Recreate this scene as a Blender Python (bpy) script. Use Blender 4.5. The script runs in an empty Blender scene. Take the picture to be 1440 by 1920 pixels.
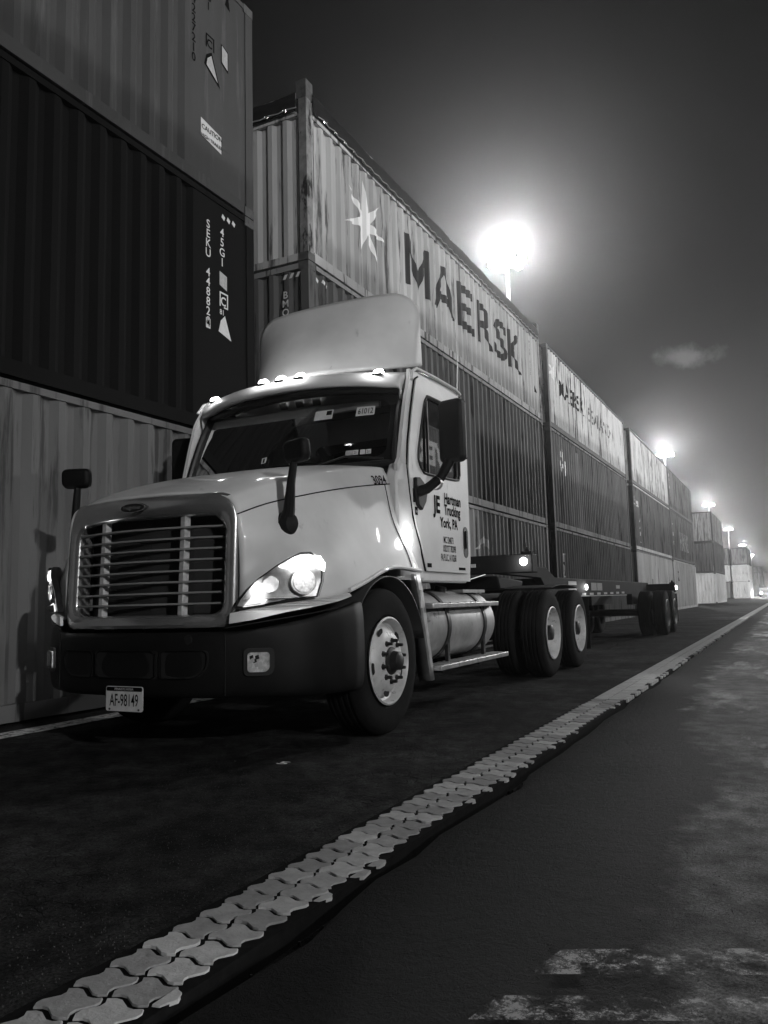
import bpy, bmesh, math, random
from mathutils import Vector, Matrix, Euler
from mathutils.geometry import tessellate_polygon
random.seed(7)
SC = bpy.context.scene
COL = SC.collection
R = math.radians

# ------------------------------------------------------------------ camera
cam_d = bpy.data.cameras.new('camera'); cam = bpy.data.objects.new('camera', cam_d); COL.objects.link(cam)
YAW, PITCH, ROLL, CAMH, FPX = 0.4653, 0.1117, -0.0258, 0.9357, 1495.6
_f = Vector((-math.sin(YAW)*math.cos(PITCH), math.cos(YAW)*math.cos(PITCH), math.sin(PITCH)))
_r = Vector((math.cos(YAW), math.sin(YAW), 0)); _u = _r.cross(_f)
_r2 = math.cos(ROLL)*_r + math.sin(ROLL)*_u; _u2 = -math.sin(ROLL)*_r + math.cos(ROLL)*_u
m = Matrix((_r2, _u2, -_f)).transposed().to_4x4(); m.translation = (0, 0, CAMH)
cam.matrix_world = m
cam_d.sensor_fit = 'VERTICAL'; cam_d.sensor_height = 36; cam_d.lens = 36*FPX/1920
cam_d.clip_start = 0.05; cam_d.clip_end = 6000
SC.camera = cam

# ------------------------------------------------------------------ world
w = bpy.data.worlds.new('World'); SC.world = w; w.use_nodes = True
nt = w.node_tree; nt.nodes.clear()
def N(t, **k):
    n = nt.nodes.new(t)
    for a, b in k.items(): setattr(n, a, b)
    return n
out = N('ShaderNodeOutputWorld'); bg = N('ShaderNodeBackground'); bg.inputs[1].default_value = 0.016
sky = N('ShaderNodeTexSky', sky_type='NISHITA'); sky.sun_disc = False
sky.sun_elevation = R(-1.5); sky.sun_rotation = R(200); sky.altitude = 0; sky.air_density = 1.0; sky.dust_density = 2.0
bw = N('ShaderNodeRGBToBW')
nt.links.new(sky.outputs[0], bw.inputs[0])
# one small evening cloud low over the far end of the yard, plus faint wisps everywhere
tc = N('ShaderNodeTexCoord')
CD = Vector((-0.084, 0.959, 0.2706)).normalized()
E1 = CD.cross(Vector((0, 0, 1))).normalized(); E2 = E1.cross(CD).normalized()
def dot(v):
    n = N('ShaderNodeVectorMath', operation='DOT_PRODUCT'); nt.links.new(tc.outputs['Generated'], n.inputs[0]); n.inputs[1].default_value = v; return n.outputs['Value']
def mth(op, a, b=None):
    n = N('ShaderNodeMath', operation=op)
    for i, x in enumerate((a, b)):
        if x is None: continue
        if isinstance(x, (int, float)): n.inputs[i].default_value = x
        else: nt.links.new(x, n.inputs[i])
    return n.outputs[0]
ax = mth('DIVIDE', mth('ADD', dot(E1), 0.0), 0.048); ay = mth('DIVIDE', dot(E2), 0.018)
rr = mth('SQRT', mth('ADD', mth('MULTIPLY', ax, ax), mth('MULTIPLY', ay, ay)))
front = mth('GREATER_THAN', dot(CD), 0.5)
ns = N('ShaderNodeTexNoise'); ns.inputs['Scale'].default_value = 26; ns.inputs['Detail'].default_value = 7; ns.inputs['Roughness'].default_value = 0.62
nt.links.new(tc.outputs['Generated'], ns.inputs['Vector'])
cl = mth('SUBTRACT', mth('ADD', mth('MULTIPLY', ns.outputs[0], 2.1), -0.15), rr)
mp = N('ShaderNodeMapRange', interpolation_type='SMOOTHSTEP'); nt.links.new(cl, mp.inputs[0]); mp.inputs[1].default_value = 0.0; mp.inputs[2].default_value = 0.85
cloud = mth('MULTIPLY', mp.outputs[0], front)
ns2 = N('ShaderNodeTexNoise'); ns2.inputs['Scale'].default_value = 5; ns2.inputs['Detail'].default_value = 4
nt.links.new(tc.outputs['Generated'], ns2.inputs['Vector'])
wisps = mth('ADD', 0.85, mth('MULTIPLY', ns2.outputs[0], 0.30))
SKY_CLOUD = N('ShaderNodeMath', operation='MULTIPLY_ADD'); nt.links.new(cloud, SKY_CLOUD.inputs[0]); SKY_CLOUD.inputs[1].default_value = 26.0; nt.links.new(wisps, SKY_CLOUD.inputs[2])
skyv = mth('MULTIPLY', bw.outputs[0], SKY_CLOUD.outputs[0])
nt.links.new(skyv, bg.inputs[0]); nt.links.new(bg.outputs[0], out.inputs[0])

SC.view_settings.view_transform = 'Standard'; SC.view_settings.look = 'None'; SC.view_settings.exposure = 0.2; SC.view_settings.gamma = 1.0
SC.view_settings.use_curve_mapping = False
SC.render.engine = 'CYCLES'
SC.cycles.use_denoising = True
SC.cycles.use_adaptive_sampling = True; SC.cycles.adaptive_threshold = 0.03; SC.cycles.max_bounces = 4; SC.cycles.diffuse_bounces = 2; SC.cycles.glossy_bounces = 3; SC.cycles.transmission_bounces = 3; SC.cycles.caustics_reflective = False; SC.cycles.caustics_refractive = False; SC.cycles.volume_bounces = 0; SC.cycles.transparent_max_bounces = 10
SC.cycles.sample_clamp_indirect = 4.0
MAST_W = 42000.0           # one mast head (a ring of floodlights), same for all masts

# ------------------------------------------------------------------ helpers
def link(o, parent=None):
    COL.objects.link(o)
    if parent is not None: o.parent = parent
    return o
def tag(o, label, cat, group=None, kind=None):
    if label: o['label'] = label
    if cat: o['category'] = cat
    if group: o['group'] = group
    if kind: o['kind'] = kind
    return o
def thing(name, label, cat, loc=(0, 0, 0), rz=0, group=None):
    o = bpy.data.objects.new(name, None); link(o); o.location = loc; o.rotation_euler = (0, 0, rz)
    o.empty_display_size = 0.3
    return tag(o, label, cat, group)
def mk(name, verts, faces, mat, parent=None, smooth=False, bevel=0, solid=0, segs=2, angle=35):
    me = bpy.data.meshes.new(name); me.from_pydata([tuple(v) for v in verts], [], faces); me.update()
    bm = bmesh.new(); bm.from_mesh(me); bmesh.ops.recalc_face_normals(bm, faces=bm.faces); bm.to_mesh(me); bm.free()
    if mat is not None: me.materials.append(mat)
    o = bpy.data.objects.new(name, me); link(o, parent)
    if smooth:
        me.polygons.foreach_set('use_smooth', [True]*len(me.polygons))
        try: me.set_sharp_from_angle(angle=R(angle))
        except Exception: pass
    if solid:
        s = o.modifiers.new('solid', 'SOLIDIFY'); s.thickness = solid; s.offset = -1
    if bevel:
        b = o.modifiers.new('bevel', 'BEVEL'); b.width = bevel; b.segments = segs; b.limit_method = 'ANGLE'; b.angle_limit = R(40)
        me.polygons.foreach_set('use_smooth', [True]*len(me.polygons))
        try: me.set_sharp_from_angle(angle=R(60))
        except Exception: pass
    return o
def share(src, name, parent, loc=(0, 0, 0), rot=(0, 0, 0), scale=(1, 1, 1)):
    o = src.copy(); o.name = name; COL.objects.link(o); o.parent = parent; o.location = loc; o.rotation_euler = rot; o.scale = scale
    return o
class MB:
    def __init__(s): s.v = []; s.f = []
    def add(s, vs, fs):
        k = len(s.v); s.v += [tuple(p) for p in vs]; s.f += [tuple(i+k for i in q) for q in fs]; return s
    def box(s, x0, x1, y0, y1, z0, z1):
        return s.add([(x0,y0,z0),(x1,y0,z0),(x1,y1,z0),(x0,y1,z0),(x0,y0,z1),(x1,y0,z1),(x1,y1,z1),(x0,y1,z1)],
                     [(0,3,2,1),(4,5,6,7),(0,1,5,4),(1,2,6,5),(2,3,7,6),(3,0,4,7)])
    def prism(s, poly, d0, d1, axis='y'):
        """poly in the two other axes, extruded along axis"""
        def P(a, b, d): return {'x': (d, a, b), 'y': (a, d, b), 'z': (a, b, d)}[axis]
        n = len(poly); vs = [P(a, b, d0) for a, b in poly]+[P(a, b, d1) for a, b in poly]
        fs = [tuple(range(n))[::-1], tuple(range(n, 2*n))]+[(i, (i+1) % n, n+(i+1) % n, n+i) for i in range(n)]
        return s.add(vs, fs)
    def lathe(s, prof, n=48, axis='x', c=(0, 0, 0), closed=False):
        """prof = [(r, d)] around axis"""
        vs = []; fs = []; m_ = len(prof)
        for i in range(n):
            a = 2*math.pi*i/n; ca, sa = math.cos(a), math.sin(a)
            for r, d in prof:
                p = {'x': (d, r*ca, r*sa), 'y': (r*ca, d, r*sa), 'z': (r*ca, r*sa, d)}[axis]
                vs.append((p[0]+c[0], p[1]+c[1], p[2]+c[2]))
        for i in range(n):
            j = (i+1) % n
            for k in range(m_-(0 if closed else 1)):
                k2 = (k+1) % m_
                fs.append((i*m_+k, i*m_+k2, j*m_+k2, j*m_+k))
        return s.add(vs, fs)
    def cyl(s, p, q, r, r2=None, n=16):
        p = Vector(p); q = Vector(q); d = (q-p).normalized(); r2 = r if r2 is None else r2
        t = Vector((0, 0, 1)) if abs(d.z) < .9 else Vector((1, 0, 0)); a = d.cross(t).normalized(); b = d.cross(a)
        vs = []
        for c, rad in ((p, r), (q, r2)):
            for i in range(n):
                an = 2*math.pi*i/n; vs.append(c+a*math.cos(an)*rad+b*math.sin(an)*rad)
        return s.add(vs, [tuple(range(n)), tuple(range(n, 2*n))[::-1]]+[(i, n+i, n+(i+1) % n, (i+1) % n) for i in range(n)])
    def tube(s, pts, r, n=8):
        pts = [Vector(p) for p in pts]; k = len(s.v); rs = r if isinstance(r, (list, tuple)) else [r]*len(pts)
        prev = None; vs = []
        for i, p in enumerate(pts):
            d = (pts[min(i+1, len(pts)-1)]-pts[max(i-1, 0)]).normalized()
            if prev is None:
                t = Vector((0, 0, 1)) if abs(d.z) < .9 else Vector((1, 0, 0)); a = d.cross(t).normalized()
            else: a = (prev-d*prev.dot(d)).normalized()
            prev = a; b = d.cross(a)
            for j in range(n):
                an = 2*math.pi*j/n; vs.append(p+a*math.cos(an)*rs[i]+b*math.sin(an)*rs[i])
        fs = [tuple(range(n)), tuple(range(len(vs)-n, len(vs)))[::-1]]
        for i in range(len(pts)-1):
            for j in range(n): fs.append((i*n+j, (i+1)*n+j, (i+1)*n+(j+1) % n, i*n+(j+1) % n))
        return s.add(vs, fs)
    def build(s, name, mat, parent=None, **k): return mk(name, s.v, s.f, mat, parent, **k)
def rrect(x0, x1, y0, y1, r, n=6):
    rs = r if isinstance(r, (list, tuple)) else [r]*4   # bl, br, tr, tl
    out_ = []
    for (cx, cy, a0, q) in ((x0, y0, 180, rs[0]), (x1, y0, 270, rs[1]), (x1, y1, 0, rs[2]), (x0, y1, 90, rs[3])):
        ccx = cx+(q if cx == x0 else -q); ccy = cy+(q if cy == y0 else -q)
        for i in range(n+1):
            a = R(a0+90*i/n); out_.append((ccx+q*math.cos(a), ccy+q*math.sin(a)))
    return out_
def plate(name, outer, holes, d0, d1, mat, parent=None, mapf=None, bevel=0, sub=None, smooth=True):
    """flat polygon with holes extruded from depth d0 to d1; mapf(a,b,d) -> xyz"""
    loops = [outer]+list(holes); flat = [p for l in loops for p in l]
    if sub:
        pass
    tris = tessellate_polygon([[Vector((a, b, 0)) for a, b in l] for l in loops])
    mapf = mapf or (lambda a, b, d: (d, a, b))
    n = len(flat); vs = [mapf(a, b, d0) for a, b in flat]+[mapf(a, b, d1) for a, b in flat]
    fs = [tuple(t) for t in tris]+[tuple(i+n for i in t[::-1]) for t in tris]
    k = 0
    for l in loops:
        m_ = len(l)
        for i in range(m_): fs.append((k+i, k+(i+1) % m_, n+k+(i+1) % m_, n+k+i))
        k += m_
    return mk(name, vs, fs, mat, parent, bevel=bevel, smooth=smooth and not bevel)
def cr(p, t):
    """Catmull-Rom through the list p at t in [0, len-1]"""
    i = min(int(t), len(p)-2); f = t-i
    p1, p2 = p[i], p[i+1]
    p0 = p[i-1] if i > 0 else [2*a-b for a, b in zip(p1, p2)]
    p3 = p[i+2] if i+2 < len(p) else [2*b-a for a, b in zip(p1, p2)]
    return [0.5*((2*b)+(-a+c)*f+(2*a-5*b+4*c-d)*f*f+(-a+3*b-3*c+d)*f**3) for a, b, c, d in zip(p0, p1, p2, p3)]
def netgrid(net, su, sv):
    rows = [[cr(r, j/sv) for j in range((len(r)-1)*sv+1)] for r in net]
    nr, nc = len(rows), len(rows[0]); vs = []
    M_ = (nr-1)*su+1
    for i in range(M_):
        for j in range(nc): vs.append(cr([rows[k][j] for k in range(nr)], i/su))
    fs = [(i*nc+j, i*nc+j+1, (i+1)*nc+j+1, (i+1)*nc+j) for i in range(M_-1) for j in range(nc-1)]
    return vs, fs
def mirror_rows(rows):
    """rows from centre line (u=0) outwards -> full net"""
    left = [[(-p[0], p[1], p[2]) for p in r] for r in rows[:0:-1]]
    return left+rows
FONT = {}
def text_mesh(body, size=1.0, bold=0.0, spacing=1.0, sx=1.0, align='LEFT', shear=0.0):
    cu = bpy.data.curves.new('t', 'FONT'); cu.body = body; cu.size = size; cu.offset = bold*size; cu.space_character = spacing
    cu.align_x = align; cu.align_y = 'BOTTOM_BASELINE'; cu.resolution_u = 3; cu.shear = shear
    o = bpy.data.objects.new('t', cu); COL.objects.link(o)
    dg = bpy.context.evaluated_depsgraph_get(); me = bpy.data.meshes.new_from_object(o.evaluated_get(dg))
    COL.objects.unlink(o); bpy.data.objects.remove(o); bpy.data.curves.remove(cu)
    vs = [(v.co.x*sx, v.co.y) for v in me.vertices]; fs = [tuple(p.vertices) for p in me.polygons]
    bpy.data.meshes.remove(me)
    return vs, fs
def flat_print(name, vs, fs, mapf, mat, parent, cuts=None):
    """2D print (a,b) laid on a surface by mapf(a,b); cuts = list of a values where the surface folds"""
    bm = bmesh.new(); bv = [bm.verts.new((a, b, 0)) for a, b in vs]
    for f in fs:
        try: bm.faces.new([bv[i] for i in f])
        except ValueError: pass
    if cuts:
        lo = min(a for a, b in vs); hi = max(a for a, b in vs)
        for c in cuts:
            if lo < c < hi:
                bmesh.ops.bisect_plane(bm, geom=bm.verts[:]+bm.edges[:]+bm.faces[:], plane_co=(c, 0, 0), plane_no=(1, 0, 0), dist=1e-5)
    for v in bm.verts: v.co = Vector(mapf(v.co.x, v.co.y))
    me = bpy.data.meshes.new(name); bm.to_mesh(me); bm.free(); me.materials.append(mat)
    o = bpy.data.objects.new(name, me); link(o, parent); return o

# ------------------------------------------------------------------ materials (all grey: the photograph is black and white)
MATS = {}
def mat(name, base, rough=0.5, metal=0.0, coat=0.0, var=0.0, vscale=3.0, bump=0.0, bscale=40.0, spec=0.5, dirt=None, stretch=(1, 1, 1), emit=0.0):
    """dirt = (amount 0..1, colour, scale, stretch)"""
    if name in MATS: return MATS[name]
    M = bpy.data.materials.new(name); M.use_nodes = True; t = M.node_tree; b = t.nodes['Principled BSDF']
    b.inputs['Roughness'].default_value = rough; b.inputs['Metallic'].default_value = metal
    b.inputs['Specular IOR Level'].default_value = spec; b.inputs['Coat Weight'].default_value = coat; b.inputs['Coat Roughness'].default_value = 0.03
    b.inputs['Base Color'].default_value = (base, base, base, 1)
    tcn = t.nodes.new('ShaderNodeTexCoord'); oi = t.nodes.new('ShaderNodeObjectInfo')
    add = t.nodes.new('ShaderNodeVectorMath'); add.operation = 'ADD'
    sc_ = t.nodes.new('ShaderNodeVectorMath'); sc_.operation = 'SCALE'; sc_.inputs['Scale'].default_value = 37.0
    cmb = t.nodes.new('ShaderNodeCombineXYZ')
    for i in range(3): t.links.new(oi.outputs['Random'], cmb.inputs[i])
    t.links.new(cmb.outputs[0], sc_.inputs[0]); t.links.new(tcn.outputs['Object'], add.inputs[0]); t.links.new(sc_.outputs[0], add.inputs[1])
    col = None
    def noise(scale, st=(1, 1, 1), det=5, rgh=0.6):
        mpn = t.nodes.new('ShaderNodeMapping'); mpn.inputs['Scale'].default_value = st; t.links.new(add.outputs[0], mpn.inputs[0])
        n = t.nodes.new('ShaderNodeTexNoise'); n.inputs['Scale'].default_value = scale; n.inputs['Detail'].default_value = det; n.inputs['Roughness'].default_value = rgh
        t.links.new(mpn.outputs[0], n.inputs['Vector']); return n.outputs[0]
    def rng(x, a, bb, c, d):
        n = t.nodes.new('ShaderNodeMapRange'); t.links.new(x, n.inputs[0])
        for i, q in enumerate((a, bb, c, d)): n.inputs[i+1].default_value = q
        return n.outputs[0]
    if var:
        col = rng(noise(vscale, stretch), 0.3, 0.7, base*(1-var), base*(1+var))
    if dirt:
        am, dc, ds, dst = dirt
        msk = rng(noise(ds, dst, 7, 0.68), 0.72-am*0.35, 0.80-am*0.35, 0, 1)
        mx = t.nodes.new('ShaderNodeMix'); mx.data_type = 'FLOAT'
        t.links.new(msk, mx.inputs[0])
        if col is not None: t.links.new(col, mx.inputs[2])
        else: mx.inputs[2].default_value = base
        mx.inputs[3].default_value = dc; col = mx.outputs[0]
        t.links.new(rng(msk, 0, 1, rough, min(1, rough+.35)), b.inputs['Roughness'])
    if col is not None: t.links.new(col, b.inputs['Base Color'])
    if bump:
        bn = t.nodes.new('ShaderNodeBump'); bn.inputs['Strength'].default_value = bump; bn.inputs['Distance'].default_value = 0.02
        t.links.new(noise(bscale), bn.inputs['Height']); t.links.new(bn.outputs[0], b.inputs['Normal'])
    if emit:
        b.inputs['Emission Color'].default_value = (1, 1, 1, 1); b.inputs['Emission Strength'].default_value = emit
    MATS[name] = M; return M
def emat(name, s):
    if name in MATS: return MATS[name]
    M = bpy.data.materials.new(name); M.use_nodes = True; t = M.node_tree; t.nodes.clear()
    e = t.nodes.new('ShaderNodeEmission'); e.inputs[1].default_value = s; o = t.nodes.new('ShaderNodeOutputMaterial'); t.links.new(e.outputs[0], o.inputs[0])
    MATS[name] = M; return M
def glass(name, tint, rough=0.02, ior=1.5):
    M = bpy.data.materials.new(name); M.use_nodes = True; t = M.node_tree; t.nodes.clear()
    tr = t.nodes.new('ShaderNodeBsdfTransparent'); tr.inputs[0].default_value = (tint, tint, tint, 1)
    gl = t.nodes.new('ShaderNodeBsdfGlossy'); gl.inputs['Roughness'].default_value = rough
    fr = t.nodes.new('ShaderNodeFresnel'); fr.inputs[0].default_value = ior
    mx = t.nodes.new('ShaderNodeMixShader'); o = t.nodes.new('ShaderNodeOutputMaterial')
    t.links.new(fr.outputs[0], mx.inputs[0]); t.links.new(tr.outputs[0], mx.inputs[1]); t.links.new(gl.outputs[0], mx.inputs[2]); t.links.new(mx.outputs[0], o.inputs[0])
    return M
V_STREAK = (1.0, 1.0, 0.12)
PAINT = {
 'white':  mat('truck_white_paint', 0.70, 0.46, spec=.3, coat=0.5, var=0.13, vscale=1.7, dirt=(0.24, 0.52, 9, (1, 1, .3))),
 'chrome': mat('chrome', 0.62, 0.12, metal=1.0, var=0.12, vscale=6),
 'alu':    mat('worn_aluminium', 0.55, 0.42, metal=0.85, var=0.25, vscale=9, dirt=(0.35, 0.2, 14, (1, 1, .3)), bump=0.1),
 'rim':    mat('rim_silver_paint', 0.60, 0.45, metal=0.1, var=0.2, vscale=8, dirt=(0.35, 0.16, 12, (1, 1, 1))),
 'black_plastic': mat('black_plastic', 0.006, 0.55, spec=.2, var=0.35, vscale=5, bump=0.15, bscale=220),
 'black_satin': mat('black_satin', 0.015, 0.5, var=0.3),
 'frame':  mat('chassis_black', 0.010, 0.7, spec=.2, var=0.4, vscale=6, dirt=(0.2, 0.05, 9, (1, 1, 1))),
 'tyre':   mat('tyre_rubber', 0.008, 0.85, spec=.1, var=0.3, vscale=10, bump=0.2, bscale=90),
 'dark':   mat('interior_dark', 0.02, 0.8),
 'seat':   mat('seat_fabric', 0.4, 0.9, var=0.15, vscale=20),
 'print_black': mat('print_black', 0.006, 0.9, spec=.05),
 'print_white': mat('print_white', 0.75, 0.5, var=0.12, vscale=6),
 'sticker': mat('sticker_pale', 0.6, 0.45, var=0.1, vscale=20),
 'label':  mat('label_grey', 0.4, 0.5, var=0.2, vscale=30),
}
G_WIND = glass('windscreen_glass', 0.6, ior=1.38); G_SIDE = glass('door_glass', 0.12, ior=3.0); G_LENS = glass('lamp_lens', 0.93, 0.05)
E_LAMP = emat('lamp_emission', 60.0); E_MARK = emat('marker_emission', 22.0); E_SIDE = emat('side_lamp_emission', 14.0); E_HEAD = emat('headlamp_emission', 7.0)
def contpaint(name, base, rust=0.18, rcol=0.05, rough=0.68):
    M = mat(name, base, rough, spec=.22, var=0.24, vscale=1.1, stretch=(1, 1, .25), dirt=(rust+.34, rcol, 4.2, (1.7, 1.7, .13)), bump=0.22, bscale=4)
    return M

# ------------------------------------------------------------------ ground
def ground_mat(name, base, base2, sc1, crack=0.0, bump=0.6, stain=None, rough=0.85, tar=None):  # tar: two tones of the painted ground shadow
    M = bpy.data.materials.new(name); M.use_nodes = True; t = M.node_tree; b = t.nodes['Principled BSDF']
    b.inputs['Roughness'].default_value = rough; b.inputs['Specular IOR Level'].default_value = 0.10
    g = t.nodes.new('ShaderNodeNewGeometry')
    def noise(scale, det=6, rgh=.65, st=(1, 1, 1)):
        mpn = t.nodes.new('ShaderNodeMapping'); mpn.inputs['Scale'].default_value = st; t.links.new(g.outputs['Position'], mpn.inputs[0])
        n = t.nodes.new('ShaderNodeTexNoise'); n.inputs['Scale'].default_value = scale; n.inputs['Detail'].default_value = det; n.inputs['Roughness'].default_value = rgh
        t.links.new(mpn.outputs[0], n.inputs['Vector']); return n.outputs[0]
    def rng(x, a, bb, c, d):
        n = t.nodes.new('ShaderNodeMapRange'); t.links.new(x, n.inputs[0])
        for i, q in enumerate((a, bb, c, d)): n.inputs[i+1].default_value = q
        return n.outputs[0]
    def mixf(f, a, bb):
        mx = t.nodes.new('ShaderNodeMix'); mx.data_type = 'FLOAT'
        for i, q in ((0, f), (2, a), (3, bb)):
            if isinstance(q, (int, float)): mx.inputs[i].default_value = q
            else: t.links.new(q, mx.inputs[i])
        return mx.outputs[0]
    big = rng(noise(sc1), .38, .64, base, base2)
    md = t.nodes.new('ShaderNodeMath'); md.operation = 'MULTIPLY'; t.links.new(rng(noise(6.5, 8, .72), .38, .62, .35, 1.5), md.inputs[0]); t.links.new(rng(noise(110, 5, .75), .32, .68, .1, 2.3), md.inputs[1]); fine = md.outputs[0]
    mu = t.nodes.new('ShaderNodeMath'); mu.operation = 'MULTIPLY'; t.links.new(big, mu.inputs[0]); t.links.new(fine, mu.inputs[1]); col = mu.outputs[0]
    if stain:
        s = rng(noise(stain[1], 7, .7, stain[3]), .52, .70, 0, 1); col = mixf(s, col, stain[0])
    if tar:      # stacks' ground shadow painted into the colour beside the paver strip, ragged edge
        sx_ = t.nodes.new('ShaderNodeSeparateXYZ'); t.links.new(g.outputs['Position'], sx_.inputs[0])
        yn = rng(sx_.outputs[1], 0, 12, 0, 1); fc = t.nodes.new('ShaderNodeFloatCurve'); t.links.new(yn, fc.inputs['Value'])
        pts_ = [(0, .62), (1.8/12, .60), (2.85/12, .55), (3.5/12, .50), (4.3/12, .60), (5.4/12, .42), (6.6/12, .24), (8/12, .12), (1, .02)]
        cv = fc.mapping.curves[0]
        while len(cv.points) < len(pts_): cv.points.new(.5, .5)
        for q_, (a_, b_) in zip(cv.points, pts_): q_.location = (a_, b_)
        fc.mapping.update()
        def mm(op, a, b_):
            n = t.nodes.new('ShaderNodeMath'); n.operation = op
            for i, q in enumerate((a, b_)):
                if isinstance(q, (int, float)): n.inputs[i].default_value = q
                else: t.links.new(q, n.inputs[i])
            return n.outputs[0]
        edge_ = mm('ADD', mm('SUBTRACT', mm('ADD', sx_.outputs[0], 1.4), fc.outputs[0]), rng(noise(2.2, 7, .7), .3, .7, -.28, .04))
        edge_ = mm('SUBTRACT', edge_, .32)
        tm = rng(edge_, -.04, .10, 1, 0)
        shade_col = rng(noise(1.6), .35, .68, tar[0], tar[1])
        col = mixf(tm, col, shade_col)
    sp = t.nodes.new('ShaderNodeTexVoronoi'); sp.inputs['Scale'].default_value = 55; t.links.new(g.outputs['Position'], sp.inputs['Vector'])
    chips = rng(sp.outputs['Distance'], .02, .08, 1, 0)
    ch2 = t.nodes.new('ShaderNodeMath'); ch2.operation = 'MULTIPLY'; t.links.new(chips, ch2.inputs[0]); t.links.new(rng(noise(7), .55, .7, 0, .5), ch2.inputs[1])
    col = mixf(ch2.outputs[0], col, base2*4)
    h = t.nodes.new('ShaderNodeMath'); h.operation = 'ADD'; t.links.new(noise(95, 6, .75), h.inputs[0]); t.links.new(rng(noise(17, 8, .75), .3, .7, 0, .9), h.inputs[1])
    hh = h.outputs[0]
    if crack:
        v = t.nodes.new('ShaderNodeTexVoronoi'); v.feature = 'DISTANCE_TO_EDGE'; v.inputs['Scale'].default_value = 5.0
        wv = t.nodes.new('ShaderNodeVectorMath'); wv.operation = 'ADD'; t.links.new(g.outputs['Position'], wv.inputs[0])
        nn = t.nodes.new('ShaderNodeTexNoise'); nn.inputs['Scale'].default_value = 4; t.links.new(g.outputs['Position'], nn.inputs['Vector']); t.links.new(nn.outputs['Color'], wv.inputs[1]); t.links.new(wv.outputs[0], v.inputs['Vector'])
        c = rng(v.outputs['Distance'], 0, .03, 1, 0)
        c2 = t.nodes.new('ShaderNodeMath'); c2.operation = 'MULTIPLY'; t.links.new(c, c2.inputs[0]); t.links.new(rng(noise(.9, 4), .45, .6, 0, crack), c2.inputs[1])
        col = mixf(c2.outputs[0], col, base*.3)
        hs = t.nodes.new('ShaderNodeMath'); hs.operation = 'SUBTRACT'; t.links.new(hh, hs.inputs[0]); t.links.new(c2.outputs[0], hs.inputs[1]); hh = hs.outputs[0]
    t.links.new(col, b.inputs['Base Color'])
    bn = t.nodes.new('ShaderNodeBump'); bn.inputs['Strength'].default_value = bump; bn.inputs['Distance'].default_value = 0.022
    t.links.new(hh, bn.inputs['Height']); t.links.new(bn.outputs[0], b.inputs['Normal'])
    return M
ASPH = ground_mat('old_asphalt', 0.007, 0.044, 0.8, crack=0.9, bump=1.0)
CONC = ground_mat('dusty_concrete', 0.025, 0.10, 0.45, crack=0.25, bump=0.6, stain=(0.42, 0.7, 0, (1.6, .5, 1)), tar=(0.005, 0.010))  # tar: stacks' ground shadow painted into the colour
def noise2(x, y):
    return (math.sin(x*1.7+y*2.3)+math.sin(x*4.1-y*3.7+1.3)*.6+math.sin(x*9.3+y*7.1+.5)*.35+math.sin(x*21+y*17)*.2)/2.15
STRIP_L, STRIP_R = -1.68, -1.40
# big sheet to the horizon, a recessed bed under the paver strip, finer relief near the camera
g = MB().add([(-900, -300, -.075), (900, -300, -.075), (900, 2500, -.075), (-900, 2500, -.075)], [(0, 1, 2, 3)]).build('ground', ASPH)
tag(g, None, None, kind='structure')
def relief(name, x0, x1, y0, y1, nx, ny, mt, amp, edge=None, base=0.0):
    vs = []; fs = []
    for j in range(ny+1):
        ty = j/ny; y = y0+(y1-y0)*(ty**2.2)
        for i in range(nx+1):
            x = x0+(x1-x0)*i/nx
            z = base+amp*noise2(x*1.3, y*1.3)*max(.25, 1-ty*1.2)
            if edge:
                x, z = edge(x, y, i, nx, z)
            vs.append((x, y, z))
    for j in range(ny):
        for i in range(nx): k = j*(nx+1)+i; fs.append((k, k+1, k+nx+2, k+nx+1))
    o = mk(name, vs, fs, mt, None, smooth=True); return tag(o, None, None, kind='structure')
def edgeL(x, y, i, n, z):
    if i == n: return STRIP_L-.012+.012*noise2(y*9, 2), -.028
    if i == n-1: return STRIP_L-.035+.02*noise2(y*7, 3), z-.004
    return x, z
def edgeR(x, y, i, n, z):
    w_ = max(0, 1-y/22)
    gap = .035+w_*(.045+.075*abs(noise2(y*2.6, 1))+.03*noise2(y*11, 4))
    if i == 0: return STRIP_R+gap-.02, -.072
    if i == 1: return STRIP_R+gap, z-.006
    if i == 2: return STRIP_R+gap+.05, z
    if i == 3: return STRIP_R+gap+.20, z
    return x, z
relief('lane', -30, STRIP_L, -3, 75, 60, 150, ASPH, .010, edgeL)
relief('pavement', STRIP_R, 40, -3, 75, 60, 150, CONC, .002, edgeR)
# pavers: two full rows of wavy interlocking blocks and a chipped third row
PAV = [mat('paver_%d' % i, v_, .9, var=.18, vscale=18, bump=.3, bscale=60) for i, v_ in enumerate((.44, .35, .27))]
strip = MB().box(STRIP_L-.03, STRIP_R+.01, -3, 75, -.10, -.005).build('paver_strip', mat('paver_bed', .008, .95, spec=.05, var=.4, vscale=30)); tag(strip, None, None, kind='structure')
def paver_outline(w_, l_, n=6):
    a = .014; pts = []
    def wave(t): return a*math.sin(2*math.pi*t)
    for i in range(n+1): t_ = i/n; pts.append((-w_/2+w_*t_, -l_/2+wave(t_)*.9))
    for i in range(1, n+1): t_ = i/n; pts.append((w_/2-wave(t_), -l_/2+l_*t_))
    for i in range(1, n+1): t_ = i/n; pts.append((w_/2-w_*t_, l_/2+wave(1-t_)*.9))
    for i in range(1, n): t_ = i/n; pts.append((-w_/2-wave(1-t_), l_/2-l_*t_))
    return pts
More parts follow.
